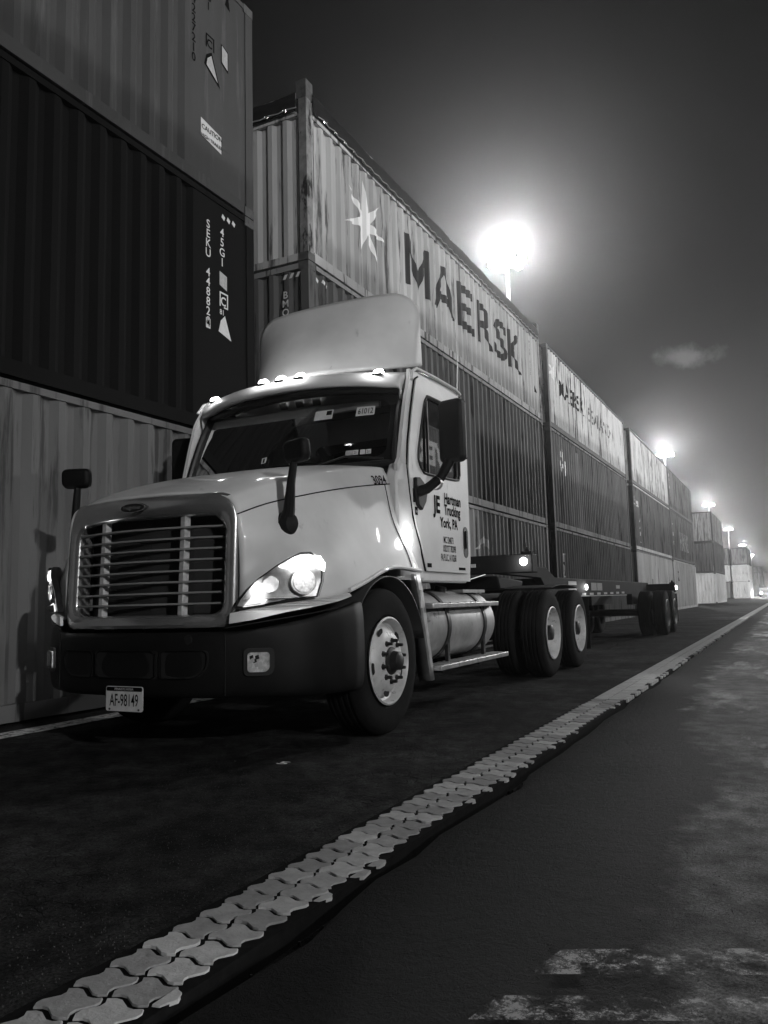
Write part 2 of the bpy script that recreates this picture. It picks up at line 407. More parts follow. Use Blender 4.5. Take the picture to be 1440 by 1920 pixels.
def paver_mesh(w_, l_, h=.010):
    o_ = paver_outline(w_, l_); n = len(o_); vs = [(x, y, -h) for x, y in o_]+[(x, y, -.003) for x, y in o_]+[(x*.98, y*.98, 0) for x, y in o_]
    fs = [tuple(range(2*n, 3*n))]+[(k*n+i, k*n+(i+1) % n, (k+1)*n+(i+1) % n, (k+1)*n+i) for k in range(2) for i in range(n)]
    return vs, fs
protos = []
for pm in PAV:
    vs, fs = paver_mesh(.1175, .1045); me = bpy.data.meshes.new('paver'); me.from_pydata(vs, [], fs); me.update(); me.materials.append(pm); protos.append(me)
chips = []
for k in range(5):
    o_ = [(-.024, -.045+random.uniform(-.01, .01)), (random.uniform(-.005, .012), -.050+random.uniform(-.008, .012)), (random.uniform(.008, .022), random.uniform(-.03, -.01)), (random.uniform(.012, .026), random.uniform(.0, .02)), (random.uniform(-.005, .012), random.uniform(.03, .05)), (-.024, random.uniform(.035, .05))]
    n_ = len(o_); me3 = bpy.data.meshes.new('paver_chip'); me3.from_pydata([(x, y, -.010) for x, y in o_]+[(x*.9, y*.95, 0) for x, y in o_], [], [tuple(range(n_, 2*n_))]+[(i, (i+1) % n_, n_+(i+1) % n_, n_+i) for i in range(n_)]); me3.materials.append(PAV[k % 3]); chips.append(me3)
far = MB(); PITCHP = .1205
for k in range(0, 600):
    y = 1.10+k*PITCHP
    if y > 73: break
    for row in range(3):
        x = STRIP_L+.065+row*.131
        off = 0.0
        if row == 2:
            if random.random() < .55: continue
            x = STRIP_L+.065+.131+.086
        zz = .001+random.uniform(-.002, .002); rz = random.uniform(-.05, .05); tx = random.uniform(-.02, .02); ty = random.uniform(-.02, .02)
        if y < 7.6:
            o = bpy.data.objects.new('paver', random.choice(chips) if row == 2 else random.choice(protos)); link(o, strip)
            o.location = (x, y+off, zz-(.003 if row == 2 else 0)); o.rotation_euler = (tx, ty+(.05 if row == 2 else 0), rz)
        else:
            w_, l_ = (.045, .10) if row == 2 else (.120, .110)
            pts = [(-w_/2, -l_/2), (0, -l_/2-.012), (w_/2, -l_/2+.004), (w_/2, l_/2), (0, l_/2-.012), (-w_/2, l_/2)]
            pts = [(x+a, y+off+b_) for a, b_ in pts]
            n = 6; far.add([(a, b_, -.03) for a, b_ in pts]+[(a, b_, zz*.5) for a, b_ in pts], [tuple(range(n, 2*n))]+[(i, (i+1) % n, n+(i+1) % n, n+i) for i in range(n)])
fo = far.build('distant_pavers', PAV[0], strip); fo['kind'] = 'stuff'
# crumbled edge pieces along the broken side of the strip
rub = MB()
for i in range(300):
    y = 1.2+11*random.random()**1.6; x = STRIP_R+.02+random.random()**1.5*.10; s = random.uniform(.003, .012)
    pts = [(x+s*math.cos(a)*random.uniform(.6, 1), y+s*math.sin(a)*random.uniform(.6, 1)) for a in (0, 1.2, 2.5, 3.7, 5)]
    n = 5; rub.add([(a, b_, -.080) for a, b_ in pts]+[(x+(a-x)*.6, y+(b_-y)*.6, -.070+s*.8) for a, b_ in pts], [tuple(range(n, 2*n))]+[(k, (k+1) % n, n+(k+1) % n, n+k) for k in range(n)])
ro = rub.build('crumbled_edge', mat('crumbs', .025, .9, var=.4, vscale=40), strip); ro['kind'] = 'stuff'

# loose grit scattered over the worn surfaces
def grit(name, n_, x0, x1, y1, seed, mt):
    rnd = random.Random(seed); mb_ = MB()
    for i in range(n_):
        y = 1.1+(y1-1.1)*rnd.random()**2.0; x = x0+(x1-x0)*rnd.random(); s_ = rnd.uniform(.0008, .0026)
        if STRIP_L-.04 < x < STRIP_R+.26: continue
        z = .004*math.sin(x*3+y) if x < STRIP_L else .001
        an = rnd.random()*6.28; pts = [(x+s_*math.cos(an+k*2.094)*rnd.uniform(.7, 1.3), y+s_*math.sin(an+k*2.094)*rnd.uniform(.7, 1.3), z-.002) for k in range(3)]
        mb_.add(pts+[(x+s_*.3*math.cos(an), y+s_*.3*math.sin(an), z+s_*rnd.uniform(.9, 1.5))], [(0, 1, 3), (1, 2, 3), (2, 0, 3)])
    o = mb_.build(name, mt); return tag(o, None, None, kind='stuff')
grit('loose_grit', 14000, -4.6, STRIP_L, 6.5, 3, mat('grit_dark', .06, .8, var=.5, vscale=2))
grit('loose_grit', 3500, STRIP_R, 1.2, 6.0, 5, mat('grit_pale', .05, .8, var=.5, vscale=2))
# painted marks on the ground
def paint_mat(name, base, wear):
    M = bpy.data.materials.new(name); M.use_nodes = True; t = M.node_tree; b = t.nodes['Principled BSDF']; b.inputs['Base Color'].default_value = (base, base, base, 1); b.inputs['Roughness'].default_value = .8
    g_ = t.nodes.new('ShaderNodeNewGeometry'); n = t.nodes.new('ShaderNodeTexNoise'); n.inputs['Scale'].default_value = 13; n.inputs['Detail'].default_value = 10; n.inputs['Roughness'].default_value = .85
    t.links.new(g_.outputs['Position'], n.inputs['Vector']); r_ = t.nodes.new('ShaderNodeMapRange'); t.links.new(n.outputs[0], r_.inputs[0]); r_.inputs[1].default_value = wear-.04; r_.inputs[2].default_value = wear+.05
    t.links.new(r_.outputs[0], b.inputs['Alpha']); return M
PNT = paint_mat('worn_white_paint', .14, .53); PNT2 = paint_mat('line_paint', .6, .40)
def marking(name, polys, z=.016, mt=PNT):
    mb_ = MB()
    for p in polys: mb_.add([(x, y, z) for x, y in p], [tuple(range(len(p)))])
    o = mb_.build(name, mt); return tag(o, None, None, kind='structure')
marking('road_marking', [[(-5.44, 3.2), (-5.20, 3.2), (-5.20, 20), (-5.44, 20)]], .014, paint_mat('row_line_paint', .6, .46))
marking('road_marking', [[(-6.5, 66.0), (6, 66.0), (6, 66.35), (-6.5, 66.35)], [(-6.5, 34.2), (-1.9, 34.2), (-1.9, 34.35), (-6.5, 34.35)]], -.012, PNT2)
marking('road_marking', [[(-.64, 2.00), (.35, 2.42), (.33, 2.58), (-.60, 2.17)], [(-.70, 1.74), (.15, 2.10), (.13, 2.21), (-.67, 1.87)]], .018)
tv, tf = text_mesh('5', .16, .01)
five = flat_print('road_marking', tv, tf, lambda a, b: (-2.74+a*1.0, 3.96+b*.6, .017), paint_mat('chalk_paint', .8, .46), None); tag(five, None, None, kind='structure')

# ------------------------------------------------------------------ containers
CL, CW = 12.19, 2.44
def corr(L, p=.278, d=.045, flat=0):
    """break points (y, depth) of the corrugated side"""
    n = int((L-flat-.30)/p); p = (L-flat-.30)/n; pts = [(.15, .0)]
    y = .15
    for i in range(n):
        pts += [(y+p*.25, .0), (y+p*.5, d), (y+p*.75, d), (y+p, .0)]; y += p
    if flat: pts += [(L-.15, .0)]
    return pts
def depth_at(pts, y):
    if y <= pts[0][0]: return pts[0][1]
    for (a, da), (b, db) in zip(pts, pts[1:]):
        if y <= b: return da+(db-da)*(y-a)/max(1e-6, b-a)
    return pts[-1][1]
MESHC = {}
def cmesh(key, build):
    if key not in MESHC:
        mb_ = build(); me = bpy.data.meshes.new(key[0]); me.from_pydata(mb_.v, [], mb_.f); me.update()
        bm = bmesh.new(); bm.from_mesh(me); bmesh.ops.recalc_face_normals(bm, faces=bm.faces); bm.to_mesh(me); bm.free(); MESHC[key] = me
    me = MESHC[key].copy() if False else MESHC[key]
    return me
def inst(name, me, mt, parent, loc=(0, 0, 0), rz=0, scale=(1, 1, 1)):
    key = (me.name, mt.name)
    if key not in MESHC:
        c = me.copy(); c.materials.clear(); c.materials.append(mt); MESHC[key] = c
    o = bpy.data.objects.new(name, MESHC[key]); link(o, parent); o.location = loc; o.rotation_euler = (0, 0, rz); o.scale = scale; return o
def corr_panel(pts, h):
    vs = []; fs = []
    for y, d in pts: vs += [(-d, y, 0), (-d, y, h)]
    for i in range(len(pts)-1): fs.append((2*i, 2*i+1, 2*i+3, 2*i+2))
    return MB().add(vs, fs)
def end_corr(W, h):
    n = 8; p = (W-.30)/n; pts = [(.15, 0)]; y = .15
    for i in range(n): pts += [(y+p*.28, 0), (y+p*.5, .045), (y+p*.78, .045), (y+p, 0)]; y += p
    return corr_panel(pts, h)
CAST = mat('casting_steel', .07, .7, var=.4, vscale=12, dirt=(.3, .03, 8, (1, 1, 1)))
DOORG = mat('door_gear', .35, .5, metal=.5, var=.2)
def container(label, loc, paint, frame=None, L=CL, H=2.896, door_end=None, full=True, group=None, open_top=False, smooth_side=False, flip=False, name='shipping_container', rail=None, flat=0):
    """loc = outer corner at (max x, min y, z). side facing +X. Local x from -CW..0, y 0..L, z 0..H"""
    t = thing(name, label, 'container', loc, 0, group)
    frame = frame or paint; rail = rail or frame
    sp = corr(L, flat=flat) if not smooth_side else corr(L, p=.60, d=.012)
    hs = H-.16-.08
    sm = cmesh(('side_panel', L, H, smooth_side, flat), lambda: corr_panel(sp, hs))
    inst('side_panel', sm, paint, t, (-.012, 0, .16))
    if full: inst('side_panel', sm, paint, t, (-CW+.012, L, .16), math.pi)
    em = cmesh(('end_wall', H), lambda: end_corr(CW, H-.2))
    # end wall facing -Y: local panel runs along y, rotate -90deg so that its +x looks to -Y
    if door_end == 'front':
        for k in range(2):
            x0 = -CW+.08+k*1.14
            d = inst('door', cmesh(('door', H), lambda: MB().box(0, 1.135, .03, .07, .14, H-.10)), paint, t, (x0, 0, 0))
            for q in (.28, .80):
                inst('lock_rod', cmesh(('rod', H), lambda: MB().cyl((0, 0, .16), (0, 0, H-.12), .018, n=8).box(-.05, .05, -.01, .03, .9, .93).box(-.03, .03, -.012, .03, .3, .42).box(-.03, .03, -.012, .03, H-.6, H-.48)), DOORG, d, (q, 0, 0))
    else:
        inst('end_wall', em, paint, t, (-CW, .012, .12), -math.pi/2)
    if full: inst('end_wall', em, paint, t, (0, L-.012, .12), math.pi/2)
    pm = cmesh(('corner_post', H), lambda: MB().box(-.13, 0, 0, .15, .118, H-.118))
    for (x, y) in ((0, 0), (-CW+.13, 0), (0, L-.15), (-CW+.13, L-.15)): inst('corner_post', pm, frame, t, (x, y, 0))
    def cast():
        mb_ = MB(); mb_.box(-.165, .004, -.004, .182, 0, .118)
        return mb_
    cm = cmesh(('casting',), cast)
    for z in (0, H-.118):
        for (x, y, sx, sy) in ((0, 0, 1, 1), (-CW, 0, -1, 1), (0, L, 1, -1), (-CW, L, -1, -1)):
            if not full and (x < 0): continue
            inst('corner_casting', cm, CAST, t, (x, y, z), 0, (sx, sy, 1))
    inst('bottom_rail', cmesh(('bottom_rail', L), lambda: MB().box(-.05, -.004, .182, L-.182, .015, .158)), rail, t)
    inst('top_rail', cmesh(('top_rail', L, H), lambda: MB().box(-.06, -.001, .182, L-.182, H-.078, H-.012)), rail, t)
    inst('bottom_rail', cmesh(('bottom_end_rail',), lambda: MB().box(-CW+.166, -.166, .004, .06, .015, .12)), rail, t)
    inst('top_rail', cmesh(('top_end_rail', H), lambda: MB().box(-CW+.166, -.166, .002, .06, H-.095, H-.012)), rail, t)
    if full:
        inst('bottom_rail', cmesh(('bottom_rail', L), None), rail, t, (-CW+.054, 0, 0))
        inst('top_rail', cmesh(('top_rail', L, H), None), rail, t, (-CW+.061, 0, 0))
    if not open_top:
        inst('roof', cmesh(('roof', L, H), lambda: MB().box(-CW+.06, -.06, .06, L-.06, H-.05, H-.03)), paint, t)
    inst('floor', cmesh(('cfloor', L), lambda: MB().box(-CW+.06, -.06, .06, L-.06, .05, .12)), CAST, t)
    t['sp'] = 1; del t['sp']
    return t, sp
PB, PW = PAINT['print_black'], PAINT['print_white']
def side_text(t, sp, body, y0, z0, size, mt, bold=.0, sx=1.0, spacing=1.0, stack=False, step=None, name='lettering'):
    cuts = [y for y, d in sp]
    def mp_(a, b): return (-.012-depth_at(sp, y0+a)+.004, y0+a, z0+b)
    if stack:
        V, F = [], []
        for i, ch in enumerate(body):
            if ch == ' ': continue
            vs, fs = text_mesh(ch, size, bold, 1, sx, 'CENTER'); k = len(V)
            V += [(a, b-i*(step or size*.9)) for a, b in vs]; F += [tuple(q+k for q in f) for f in fs]
    else: V, F = text_mesh(body, size, bold, spacing, sx)
    return flat_print(name, V, F, mp_, mt, t, cuts)
def side_poly(t, sp, poly, mt, name='marking', off=.004):
    cuts = [y for y, d in sp]
    tris = tessellate_polygon([[Vector((a, b, 0)) for a, b in poly]])
    return flat_print(name, poly, [tuple(q) for q in tris], lambda a, b: (-.012-depth_at(sp, a)+off, a, b), mt, t, cuts)
def star(cy, cz, r, ri, n=7, rot=90):
    return [((r if i % 2 == 0 else ri)*math.cos(R(rot+i*180/n))+cy, (r if i % 2 == 0 else ri)*math.sin(R(rot+i*180/n))+cz) for i in range(2*n)]
X0 = -5.78
P_L1 = contpaint('paint_pale_grey_a', .055, .10, .10); P_D1 = mat('paint_black_blue', .008, .85, spec=.08, var=.2, vscale=.9, stretch=(1, 1, .3), dirt=(.10, .03, 2.6, (1.6, 1.6, .22))); P_L2 = contpaint('paint_grey_b', .13, .16, .07)
P_MK = contpaint('paint_pale_maersk', .46, .10, .10); P_D2 = contpaint('paint_dark_rib', .10, .15, .03); P_M1 = contpaint('paint_mid_rib', .27, .15, .05)
P_MS = contpaint('paint_pale_streaked', .64, .20, .10); P_D3 = contpaint('paint_dark_c', .16, .2, .05); P_D4 = contpaint('paint_dark_d', .10, .2, .04)
P_W1 = contpaint('paint_white_c', .55, .10, .2); P_M2 = contpaint('paint_mid_d', .2, .25, .06); P_M3 = contpaint('paint_mid_e', .24, .3, .1); P_DK = contpaint('paint_charcoal', .06, .2, .12)
RUSTY = mat('rusty_post', .20, .7, var=.5, vscale=4, dirt=(.62, .02, 5, (1, 1, .35)))
DKPOST = mat('dark_post', .03, .7, var=.5, vscale=5, dirt=(.3, .08, 5, (1, 1, .4)))
# ---- stack 1 (nearest, left edge of the picture)
S1Y = 8.0-CL
H1 = 2.896
c11, sp = container('grey corrugated container on the ground at left, behind the truck hood', (X0, S1Y, 0.01), P_L2, L=CL)
c12, sp = container('black container lettered SEKU 448828, second tier at the left edge', (X0, S1Y, 2.92), P_D1, flat=1.0)
side_text(c12, sp, 'SEKU 448828', CL-.89, 5.36-2.92, .145, PW, .012, 1.0, stack=True, step=.118)
side_poly(c12, sp, [(CL-.93, 4.14-2.92), (CL-.85, 4.14-2.92), (CL-.85, 4.26-2.92), (CL-.93, 4.26-2.92)], PW)
side_text(c12, sp, '4', CL-.89, 4.16-2.92, .12, P_D1, .01, stack=True, name='lettering').location.x = .003
side_text(c12, sp, '45G1', CL-.63, 5.36-2.92, .145, PW, .012, stack=True, step=.125)
side_poly(c12, sp, [(CL-.68, 4.74-2.92), (CL-.54, 4.70-2.92), (CL-.54, 4.88-2.92), (CL-.68, 4.91-2.92)], PAINT['label'])
side_text(c12, sp, 'C', CL-.61, 4.50-2.92, .15, PW, .02, stack=True)
for (a, b) in (((-.68, 4.48), (-.66, 4.66)), ((-.54, 4.48), (-.52, 4.66)), ((-.66, 4.64), (-.54, 4.66)), ((-.60, 4.47), (-.52, 4.49))):
    side_poly(c12, sp, [(CL+a[0], a[1]-2.92), (CL+b[0], a[1]-2.92), (CL+b[0], b[1]-2.92), (CL+a[0], b[1]-2.92)], PW)
side_text(c12, sp, '81', CL-.68, 4.38-2.92, .09, PW, .015)
side_poly(c12, sp, [(CL-.70, 4.16-2.92), (CL-.46, 4.10-2.92), (CL-.58, 4.38-2.92), (CL-.66, 4.30-2.92)], PAINT['sticker'])
for k in range(3): side_poly(c12, sp, [(CL-.64+k*.10, 5.60-2.92-k*.0), (CL-.59+k*.10, 5.57-2.92), (CL-.57+k*.10, 5.62-2.92), (CL-.62+k*.10, 5.65-2.92)], PW)
c13, sp = container('pale grey container with dark stacked lettering, topmost at the left edge', (X0, S1Y, 5.83), P_L1, flat=1.15)
side_text(c13, sp, 'BMOU4227210', CL-1.15, 8.55-5.83, .15, PB, .012, stack=True, step=.124)
side_text(c13, sp, '45G1', CL-.88, 8.52-5.83, .15, PB, .012, stack=True, step=.125)
side_text(c13, sp, 'C', CL-.86, 7.66-5.83, .15, PB, .02, stack=True)
for (a, b) in (((-.93, 7.64), (-.91, 7.82)), ((-.79, 7.64), (-.77, 7.82)), ((-.91, 7.80), (-.79, 7.82))):
    side_poly(c13, sp, [(CL+a[0], a[1]-5.83), (CL+b[0], a[1]-5.83), (CL+b[0], b[1]-5.83), (CL+a[0], b[1]-5.83)], PB)
side_poly(c13, sp, [(CL-.96, 7.40-5.83), (CL-.66, 7.24-5.83), (CL-.82, 7.62-5.83), (CL-.92, 7.54-5.83)], PB)
side_poly(c13, sp, [(CL-.92, 7.41-5.83), (CL-.71, 7.29-5.83), (CL-.83, 7.57-5.83), (CL-.90, 7.50-5.83)], PAINT['label'], off=.007)
side_poly(c13, sp, [(CL-.64, 7.60-5.83), (CL-.50, 7.54-5.83), (CL-.50, 7.82-5.83), (CL-.64, 7.86-5.83)], PB)
side_poly(c13, sp, [(CL-.625, 7.62-5.83), (CL-.515, 7.57-5.83), (CL-.515, 7.80-5.83), (CL-.625, 7.84-5.83)], PAINT['label'], off=.007)
side_poly(c13, sp, [(CL-1.02, 6.46-5.83), (CL-.64, 6.40-5.83), (CL-.64, 6.62-5.83), (CL-1.02, 6.68-5.83)], PAINT['sticker'])
side_text(c13, sp, 'CAUTION', CL-1.01, 6.55-5.83, .085, PB, .012).location.x = .003
side_text(c13, sp, 'HIGH TRAILER', CL-1.02, 6.45-5.83, .062, PB, .012).location.x = .003
side_poly(c13, sp, [(CL-.56, 8.44-5.83), (CL-.46, 8.40-5.83), (CL-.50, 8.62-5.83)], PB)
# ---- stack 2: the open-top with the tarpaulin on top
Y2 = 9.31
c21, sp = container('grey ribbed container on the ground beyond the cab, bottom of the tarpaulin stack', (X0, Y2, .01), P_M1)
side_poly(c21, sp, [(6.55, 1.97), (7.00, 2.28), (7.30, 2.20), (7.46, 1.90), (7.20, 2.05), (6.95, 2.12), (6.68, 1.98)], PAINT['sticker'])
side_text(c21, sp, 'TEXU 2281', CL-.85, 2.4, .13, PW, .01, stack=True, step=.115)
c22, sp = container('dark ribbed container lettered BMOU on its end, middle of the tarpaulin stack', (X0, Y2, 2.92), P_D2, frame=P_D4, rail=P_M1)
side_text(c22, sp, 'BMOU 4512', CL-.85, 2.35, .13, PW, .01, stack=True, step=.115)
# lettering on the end wall facing the camera
vs, fs = [], []
for i, ch in enumerate('BMOU'):
    a_, f_ = text_mesh(ch, .15, .012, 1, 1, 'CENTER'); k = len(vs); vs += [(a, b-i*.13) for a, b in a_]; fs += [tuple(q+k for q in f) for f in f_]
flat_print('lettering', vs, fs, lambda a, b: (-.40+a, .006, 2.40+b), PW, c22)
for k in range(3): flat_print('marking', [(0, 0), (.05, 0), (.09, .07), (.04, .07)], [(0, 1, 2, 3)], lambda a, b, k=k: (-.44+k*.11+a, -.001, 2.68+b), PW, c22)
for k in range(3): side_poly(c22, sp, [(.28+k*.12, 2.70), (.34+k*.12, 2.67), (.36+k*.12, 2.72), (.30+k*.12, 2.75)], PW)
# pennant-like outlined emblem high on the dark container's side
side_poly(c22, sp, [(1.10, 1.6), (1.13, 1.6), (1.13, 2.58), (1.10, 2.58)], PW)
side_poly(c22, sp, [(1.18, 2.0), (1.18, 2.50), (1.62, 2.46), (1.66, 2.40), (2.25, 2.36), (2.25, 2.32), (1.62, 2.34), (1.58, 2.41), (1.23, 2.45), (1.23, 2.0)], PW)
H23 = 2.60
c23, sp = container('pale weathered open-top container with star and MAERSK lettering under a dark tarpaulin', (X0, Y2, 5.83), P_MK, frame=RUSTY, rail=contpaint('paint_rail_pale', .5, .2, .1), H=H23, open_top=True)
LOW = 6.70-5.83
side_poly(c23, sp, [(p[0], p[1]) for p in star(11.18-Y2, 7.17-5.83, .72, .20, 7, 96)], mat('star_white', .8, .5), 'star_emblem')
xs = [(12.66, 'M', 1.12), (13.98, 'A', 1.12), (15.32, 'E', .92), (16.50, 'R', 1.0), (17.62, 'S', .95), (18.72, 'K', 1.0)]
MKB = mat('maersk_letter', .02, .8, spec=.1, var=.2)
def letter(y, polys, name='letter'):
    V, F = [], []
    for p in polys:
        k = len(V); V += p; F += [tuple(q+k for q in t_) for t_ in tessellate_polygon([[Vector((a, b, 0)) for a, b in p]])]
    flat_print(name, V, F, lambda a, b: (-.012-depth_at(sp, y-Y2+a)+.005, y-Y2+a, LOW+b), MKB, c23, [u-(y-Y2) for u, d in sp])
HL = .98
letter(12.66, [[(0, 0), (.2, 0), (.2, .62), (.55, .02), (.62, .02), (.95, .62), (.95, 0), (1.15, 0), (1.15, HL), (.97, HL), (.585, .33), (.19, HL), (0, HL)]])
letter(13.98, [[(0, 0), (.22, 0), (.305, .22), (.305, .40), (.56, .80), (.80, .40), (.80, .22), (.88, 0), (1.12, 0), (.68, HL), (.44, HL)], [(.306, .21), (.80, .21), (.80, .385), (.306, .385)]])
letter(15.32, [[(0, 0), (.92, 0), (.92, .18), (.2, .18), (.2, .41), (.80, .41), (.80, .58), (.2, .58), (.2, .80), (.90, .80), (.90, HL), (0, HL)]])
for y, ch, wd in xs[3:]:
    vs, fs = text_mesh(ch, 1.36, .018); lo = min(a for a, b in vs); hi = max(a for a, b in vs)
    vs = [((a-lo)/(hi-lo)*wd, b) for a, b in vs]
    flat_print('letter', vs, fs, lambda a, b, y=y: (-.012-depth_at(sp, y-Y2+a)+.005, y-Y2+a, LOW+b), MKB, c23, [q for q, d in [(u-(y-Y2), d) for u, d in sp]])
side_text(c23, sp, 'MSKU 6120', CL-.95, 1.95, .12, PB, .005, stack=True, step=.11)
side_poly(c23, sp, [(CL-.60, .75), (CL-.42, .68), (CL-.5, .90)], PB)
# tarpaulin: roof sheet with a hanging skirt, eyelets and rope
TARP = mat('tarpaulin', .010, .8, spec=.08, var=.3, vscale=3, bump=.5, bscale=3.5)
tarp = thing('tarpaulin', 'dark roped tarpaulin over the top of the MAERSK container', 'tarpaulin', (X0, Y2, 5.915))
vs = []; fs = []; ny = 120
prof = [(.012, -.36), (.020, -.22), (.016, -.08), (-.015, -.01), (-.10, .02), (-.6, .035), (-1.22, .05), (-1.84, .035), (-2.34, .02), (-2.43, -.03), (-2.455, -.3)]
for j in range(ny+1):
    y = .16+(CL-.32)*j/ny
    for i, (x, z) in enumerate(prof):
        wv = .014*math.sin(y*11+i)*(1 if i < 3 else .3)+.010*math.sin(y*4.7+i*2)
        vs.append((x+(abs(wv) if i < 3 else 0), y, H23+z-.05+(.015*math.sin(y*5.2) if i > 2 else .02*math.sin(y*2.1))))
n = len(prof)
for j in range(ny):
    for i in range(n-1): fs.append((j*n+i, j*n+i+1, (j+1)*n+i+1, (j+1)*n+i))
mk('roof_sheet', vs, fs, TARP, tarp, smooth=True, angle=80)
vs = []; fs = []; nx = 24
for i in range(nx+1):
    x = -CW+.14+(CW-.30)*i/nx
    for k, (yy, z) in enumerate(((-.02, -.36), (-.03, -.2), (-.02, -.05), (.03, .0), (.2, .02))):
        vs.append((x, yy-abs(.012*math.sin(x*9+k)), H23+z-.05+.02*math.sin(x*3.1)*(k > 1)-(.04*abs(x/CW) if k > 1 else 0)))
for i in range(nx):
    for k in range(4): fs.append((i*5+k, i*5+k+1, (i+1)*5+k+1, (i+1)*5+k))
mk('end_skirt', vs, fs, TARP, tarp, smooth=True, angle=80)
ey = MB().lathe([(.028, 0), (.034, .006), (.040, 0)], 10, 'x'); eyo = ey.build('eyelet', PAINT['chrome'], tarp); eyo.location = (.034, .5, H23-.36)
for k in range(1, 38): share(eyo, 'eyelet', tarp, (.034, .5+k*.302, H23-.36))
for k in range(7): share(eyo, 'eyelet', tarp, (-.35-k*.32, -.045, H23-.36), (0, 0, -math.pi/2))
MB().tube([(.03+.012*(k % 2), .3+k*.151, H23-.37+.02*(k % 2)) for k in range(78)], .008, 6).build('rope', mat('rope', .4, .9, var=.2), tarp)
MB().tube([(-.14-k*.16, -.05, H23-.37+.02*(k % 2)) for k in range(14)], .008, 6).build('rope', MATS['rope'], tarp)
PRAIL = MATS['paint_rail_pale']
MB().box(-.05, .003, .182, CL-.182, H23-.375, H23-.315).build('top_rail', PRAIL, c23)
MB().box(-CW+.166, -.166, -.003, .05, H23-.375, H23-.315).build('top_rail', PRAIL, c23)
# tall corner posts of the open-top stand above the tarpaulin
for (x, y) in ((0, 0), (-CW+.16, 0), (0, CL-.18), (-CW+.16, CL-.18)):
    o = MB().box(x-.165, x+.006, y-.006, y+.182, H23, H23+.16).build('corner_casting', CAST, c23)
# ---- stack 3
Y3 = 22.27
c31, sp = container('dark container with slanted white lettering low behind the trailer rail', (X0, Y3, .01), P_D4, frame=DKPOST, rail=P_M2)
side_text(c31, sp, 'TYADVA', .95, 1.95, .34, PW, .02, 1.2, stack=True, step=.26)
c32, sp = container('dark ribbed container with white M emblem, middle of the second MAERSK stack', (X0, Y3, 2.92), P_D3, frame=DKPOST, rail=P_M2)
side_text(c32, sp, 'M', .95, 2.05, .62, PW, .05, 1.15); side_poly(c32, sp, [(1.0, 1.75), (1.25, 1.75), (1.25, 1.88), (1.0, 1.88)], PW); side_poly(c32, sp, [(1.25, 1.85), (1.45, 1.85), (1.45, 1.98), (1.25, 1.98)], PW)
side_poly(c32, sp, [(1.0, 1.75), (1.06, 1.75), (1.06, 2.05), (1.0, 2.05)], PW); side_poly(c32, sp, [(1.55, 1.65), (1.65, 1.65), (1.65, 2.1), (1.55, 2.1)], PW)
side_poly(c32, sp, [(3.2, .02), (3.75, .02), (3.75, 2.62), (3.2, 2.62)], P_M3, 'bare_panel', .003)
c33, sp = container('pale streaked container with small star and worn MAERSK SEALAND lettering on top of its stack', (X0, Y3, 5.83), P_MS, frame=DKPOST, H=2.45)
side_poly(c33, sp, star(.62, 1.75, .42, .14, 7, 96), MATS['star_white'], 'star_emblem')
side_text(c33, sp, 'MAERSK', 1.35, 1.22, .72, MKB, .02, 1.25); side_text(c33, sp, 'SEALAND', 5.35, 1.18, .72, MKB, .015, 1.25)
# ---- stack 4
Y4 = 35.78
c41, sp = container('plain pale container on the ground, bottom of the fourth stack', (X0, Y4, .01), P_W1, rail=P_M2, frame=P_M2)
side_text(c41, sp, 'n', 4.0, .9, 1.6, PB, .03, .7)
c42, sp = container('dark streaked container with white corner emblem, middle of the fourth stack', (X0, Y4, 2.92), P_D3, frame=DKPOST, rail=P_W1)
side_text(c42, sp, 'Sea', .35, 1.95, .62, PW, .01, 1.2); side_text(c42, sp, 'HAMBU', 1.6, 1.55, .30, PW, .01, 1.5, stack=True, step=.3)
c43, sp = container('pale smooth-sided container with tall dark letters, top of the fourth stack', (X0, Y4, 5.83), P_MS, frame=DKPOST, H=2.45)
side_text(c43, sp, 'MV', 6.2, 1.45, .95, MKB, .03, 1.3, stack=True, step=.8)
# ---- stack 5
Y5 = 48.15
c51, sp = container('pale container on the ground at the end of the near row', (X0, Y5, .01), P_W1, frame=P_W1)
side_text(c51, sp, '2', 1.9, 1.7, .8, PB, .02, 1.4)
c52, sp = container('grey container with big bold white letters near the row end', (X0, Y5, 2.92), P_M2, frame=DKPOST)
side_text(c52, sp, 'HANS', 4.0, .75, 1.5, PW, .04, 1.15); side_text(c52, sp, 'T42', .9, 1.9, .3, PW, .02, 2.0, stack=True, step=.5)
c53, sp = container('grey container, top of the last stack of the near row', (X0, Y5, 5.83), P_M2, frame=DKPOST, H=2.45)
side_text(c53, sp, 'HNSU118', .8, 1.95, .26, PW, .01, 2.0, stack=True, step=.24)
